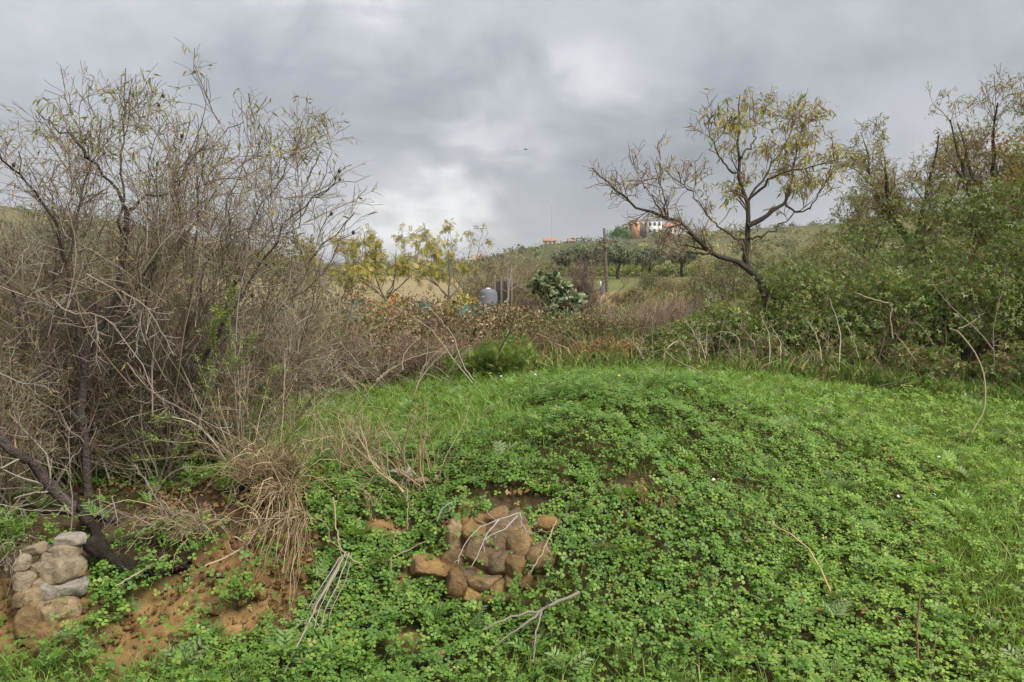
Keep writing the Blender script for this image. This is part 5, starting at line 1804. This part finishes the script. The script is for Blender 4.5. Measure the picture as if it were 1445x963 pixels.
r = np.random.default_rng(97)
OLV = [((.19, .21, .11), 4), ((.26, .26, .14), 3), ((.14, .16, .07), 2)]
TANP = [((.30, .25, .15), 3), ((.23, .19, .11), 2), ((.26, .26, .11), 2)]
for px, Y, rx, h, pal, lab in ((1005, 34, 1.3, 1.9, TANP, 'tan rounded shrub seen through the left limbs of the leaning almond'), (1045, 30, 1.5, 2.4, OLV, 'grey-green shrub behind the leaning almond trunk'),
                               (960, 60, 2.4, 1.7, TANP, 'straw-coloured shrub on the dry slope under the outer almond limb'), (1110, 32, 1.9, 2.9, OLV, 'tall olive-green shrub behind the right limbs of the leaning almond'),
                               (1160, 30, 1.6, 3.0, TANP, 'tan shrub between the leaning almond and the feathery pale tree'), (925, 72, 2.6, 2.0, OLV, 'low round shrub at the meadow edge before the far olive'),
                               (890, 46, 1.2, 1.0, TANP, 'low dry shrub right of the road sign')):
    bush('slope_shrub', lab, 'bush', on(px, Y), rx, 1.2, h, 3800, (.04 + .0016 * Y, .07 + .003 * Y), LANCE, pal, r, lobes=40, twigs=160, m='matte_leaf', stemr=.02)

r = np.random.default_rng(98)
BRN = [((.27, .20, .15), 4), ((.34, .27, .2), 3), ((.2, .125, .085), 3), ((.42, .36, .28), 1)]
for px, Y, rx, h, lab in ((455, 9.9, .65, 1.1, 'brown tangle of dead bramble stems beside the almond thicket'), (525, 10.3, .7, 1.0, 'brown tangle of dead stems under the longest pale cane'), (600, 10.7, .65, .9, 'brown tangle of dead stems left of the fennel clump'),
                          (655, 11.6, .6, .6, 'low brown tangle of dead stems behind the fennel clump'), (780, 13.2, .9, .55, 'low grey-brown tangle of stems behind the straw heap')):
    bare_shrub('dead_bramble', lab, 'shrub', on(px, Y), rx, .45, h, 46, 380, 1200, r, pal=BRN, rad=.007, rmin=.0022, curl=.3, up=.05, leaf=(900, (.025, .055), [((.22, .13, .07), 4), ((.3, .19, .1), 2), ((.17, .19, .06), 2)], OVAL))
for px, Y, rx, h, lab in ((90, 6.7, .6, 1.5, 'pale grey twiggy shrub between the forked almond trunks'), (200, 6.8, .55, 1.4, 'pale grey twiggy shrub between the two almond stems'), (320, 7.1, .55, 1.35, 'pale grey twiggy shrub right of the second almond stem'), (0, 6.3, .5, 1.5, 'pale grey twiggy shrub over the stone wall')):
    bare_shrub('thicket_shrub', lab, 'shrub', on(px, Y), rx, .35, h, 32, 380, 1500, r, pal=GREY_TWIG, rad=.008, rmin=.0017, curl=.28, leaf=(700, (.025, .05), [((.22, .25, .08), 3), ((.3, .24, .1), 2), ((.25, .16, .08), 1)]))

# ------------------------------------------------------------------ haze
hz = boxes('haze', None, None, [(-4700, 4700, -900, 6200, -4, 160)])
hm = bpy.data.materials.new('haze_air')
hm.use_nodes = True
w = NT(hm.node_tree)
pv = w.n('ShaderNodeVolumePrincipled', ins={'Color': (.93, .96, 1.0, 1), 'Density': .00028, 'Anisotropy': .2})
w.t.links.new(pv.outputs[0], w.n('ShaderNodeOutputMaterial').inputs['Volume'])
hz.data.materials.append(hm)
hz['kind'] = 'stuff'
hz['label'] = 'pale haze in the air over the distant hills'

r = np.random.default_rng(99)
fountain('straw_tuft', 'wide sprawl of long straw stems over the top of the soil bank', G(395, 700), 110, .42, .6, .18, r, STRAW, (-.05, -.1), .0042, 160)
fountain('straw_tuft', 'curtain of straw stems hanging down the soil face beside the grey stem bundle', G(425, 735), 95, .16, .28, .68, r, STRAW, (-.05, -.6), .0045, 160)
fountain('straw_tuft', 'sprawl of grey-tan stems reaching over the dark log', G(285, 755), 48, .26, .6, .16, r, STRAW + GREY_TWIG[:2], (-.2, -.1), .0042, 160)
fountain('straw_tuft', 'sparse tan stems spreading over the grass left of the broom clump', G(500, 670), 46, .5, .55, .05, r, STRAW, (0, 0), .0036, 90)
for k in range(30):
    px = r.uniform(890, 1330)
    yb = 532 + .05 * (px - 900) + r.uniform(-8, 8)
    L, a = r.uniform(55, 135), r.normal() * .45
    c2 = r.normal() * .7
    cane('bramble_cane', 'thin dry twiggy cane in front of the green brambles', 'cane', [(px, yb), (px + L * .5 * math.sin(a), yb - L * .55), (px + L * (math.sin(a) * .8 + .4 * c2), yb - L * (.95 - .2 * abs(c2)))], .004, .0012, [((.27, .21, .14), 2), ((.2, .15, .1), 1)],
         11.3 + r.uniform(-.2, .3), 11.4 + r.uniform(-.2, .5), side=7, sl=(.05, .25), group='thin canes before the brambles')


def build_clods():
    r = np.random.default_rng(110)
    n = 1700
    p, nr = surf_samples(n, -4.3, 1, 4.2, 6.4, lambda p, px, py: ell(px, py, SOIL) * .9, r)
    bm = bmesh.new()
    bmesh.ops.create_icosphere(bm, subdivisions=1, radius=1)
    v = np.array([q.co[:] for q in bm.verts])
    bm.verts.index_update()
    t = np.array([[q.index for q in f.verts] for f in bm.faces])
    bm.free()
    v = v * r.uniform(.75, 1.15, (len(v), 1))
    s = (.004 + .02 * r.uniform(0, 1, n) ** 3)[:, None] * r.uniform(.6, 1.3, (n, 3))
    V, T, Q, C = inst((v, t), p + nr * .003, frame(r.normal(size=(n, 3)), r.normal(size=(n, 3))), s, palette(n, [((.30, .18, .085), 4), ((.38, .25, .13), 2), ((.2, .115, .055), 3)], r))
    o = link('soil_clod', mesh_np('soil_clod', V, T, C), 'ground')
    tag(o, 'crumbs and clods of brown earth on the bare bank', 'soil', kind='stuff')


build_clods()
r = np.random.default_rng(111)
bare_shrub('dead_fern', 'small dead brown plant in a dark hollow of the green bank', 'plant', G(908, 735), .22, .12, .26, 22, 90, 200, r, pal=[((.26, .15, .08), 2), ((.36, .24, .13), 1)], rad=.004, rmin=.0014, leaf=(420, (.018, .04), [((.30, .17, .08), 3), ((.38, .25, .12), 2), ((.2, .12, .06), 2)], OVAL))
for px, Y, rx, h, lab in ((945, 12.0, .6, .5, 'low sprawling bramble reaching left into the dry grass'), (1065, 11.9, .6, .55, 'low bramble sprawling behind the arched canes'), (1180, 11.9, .6, .6, 'low bramble sprawling at the grass edge under the leaning stems'),
                          (1300, 11.7, .65, .7, 'low bramble sprawling at the foot of the tall bramble bank'), (1430, 11.4, .6, .75, 'low bramble sprawling at the foot of the grey forked branch')):
    bush('bramble_bush', lab, 'bush', on(px, Y), rx, .5, h, 1700, (.03, .065), TERNATE, BR + [((.2, .12, .07), 3)], r, lobes=34, nstem=40, twigs=160, stempal=RED_TWIG + STRAW[:1], stemr=.006)
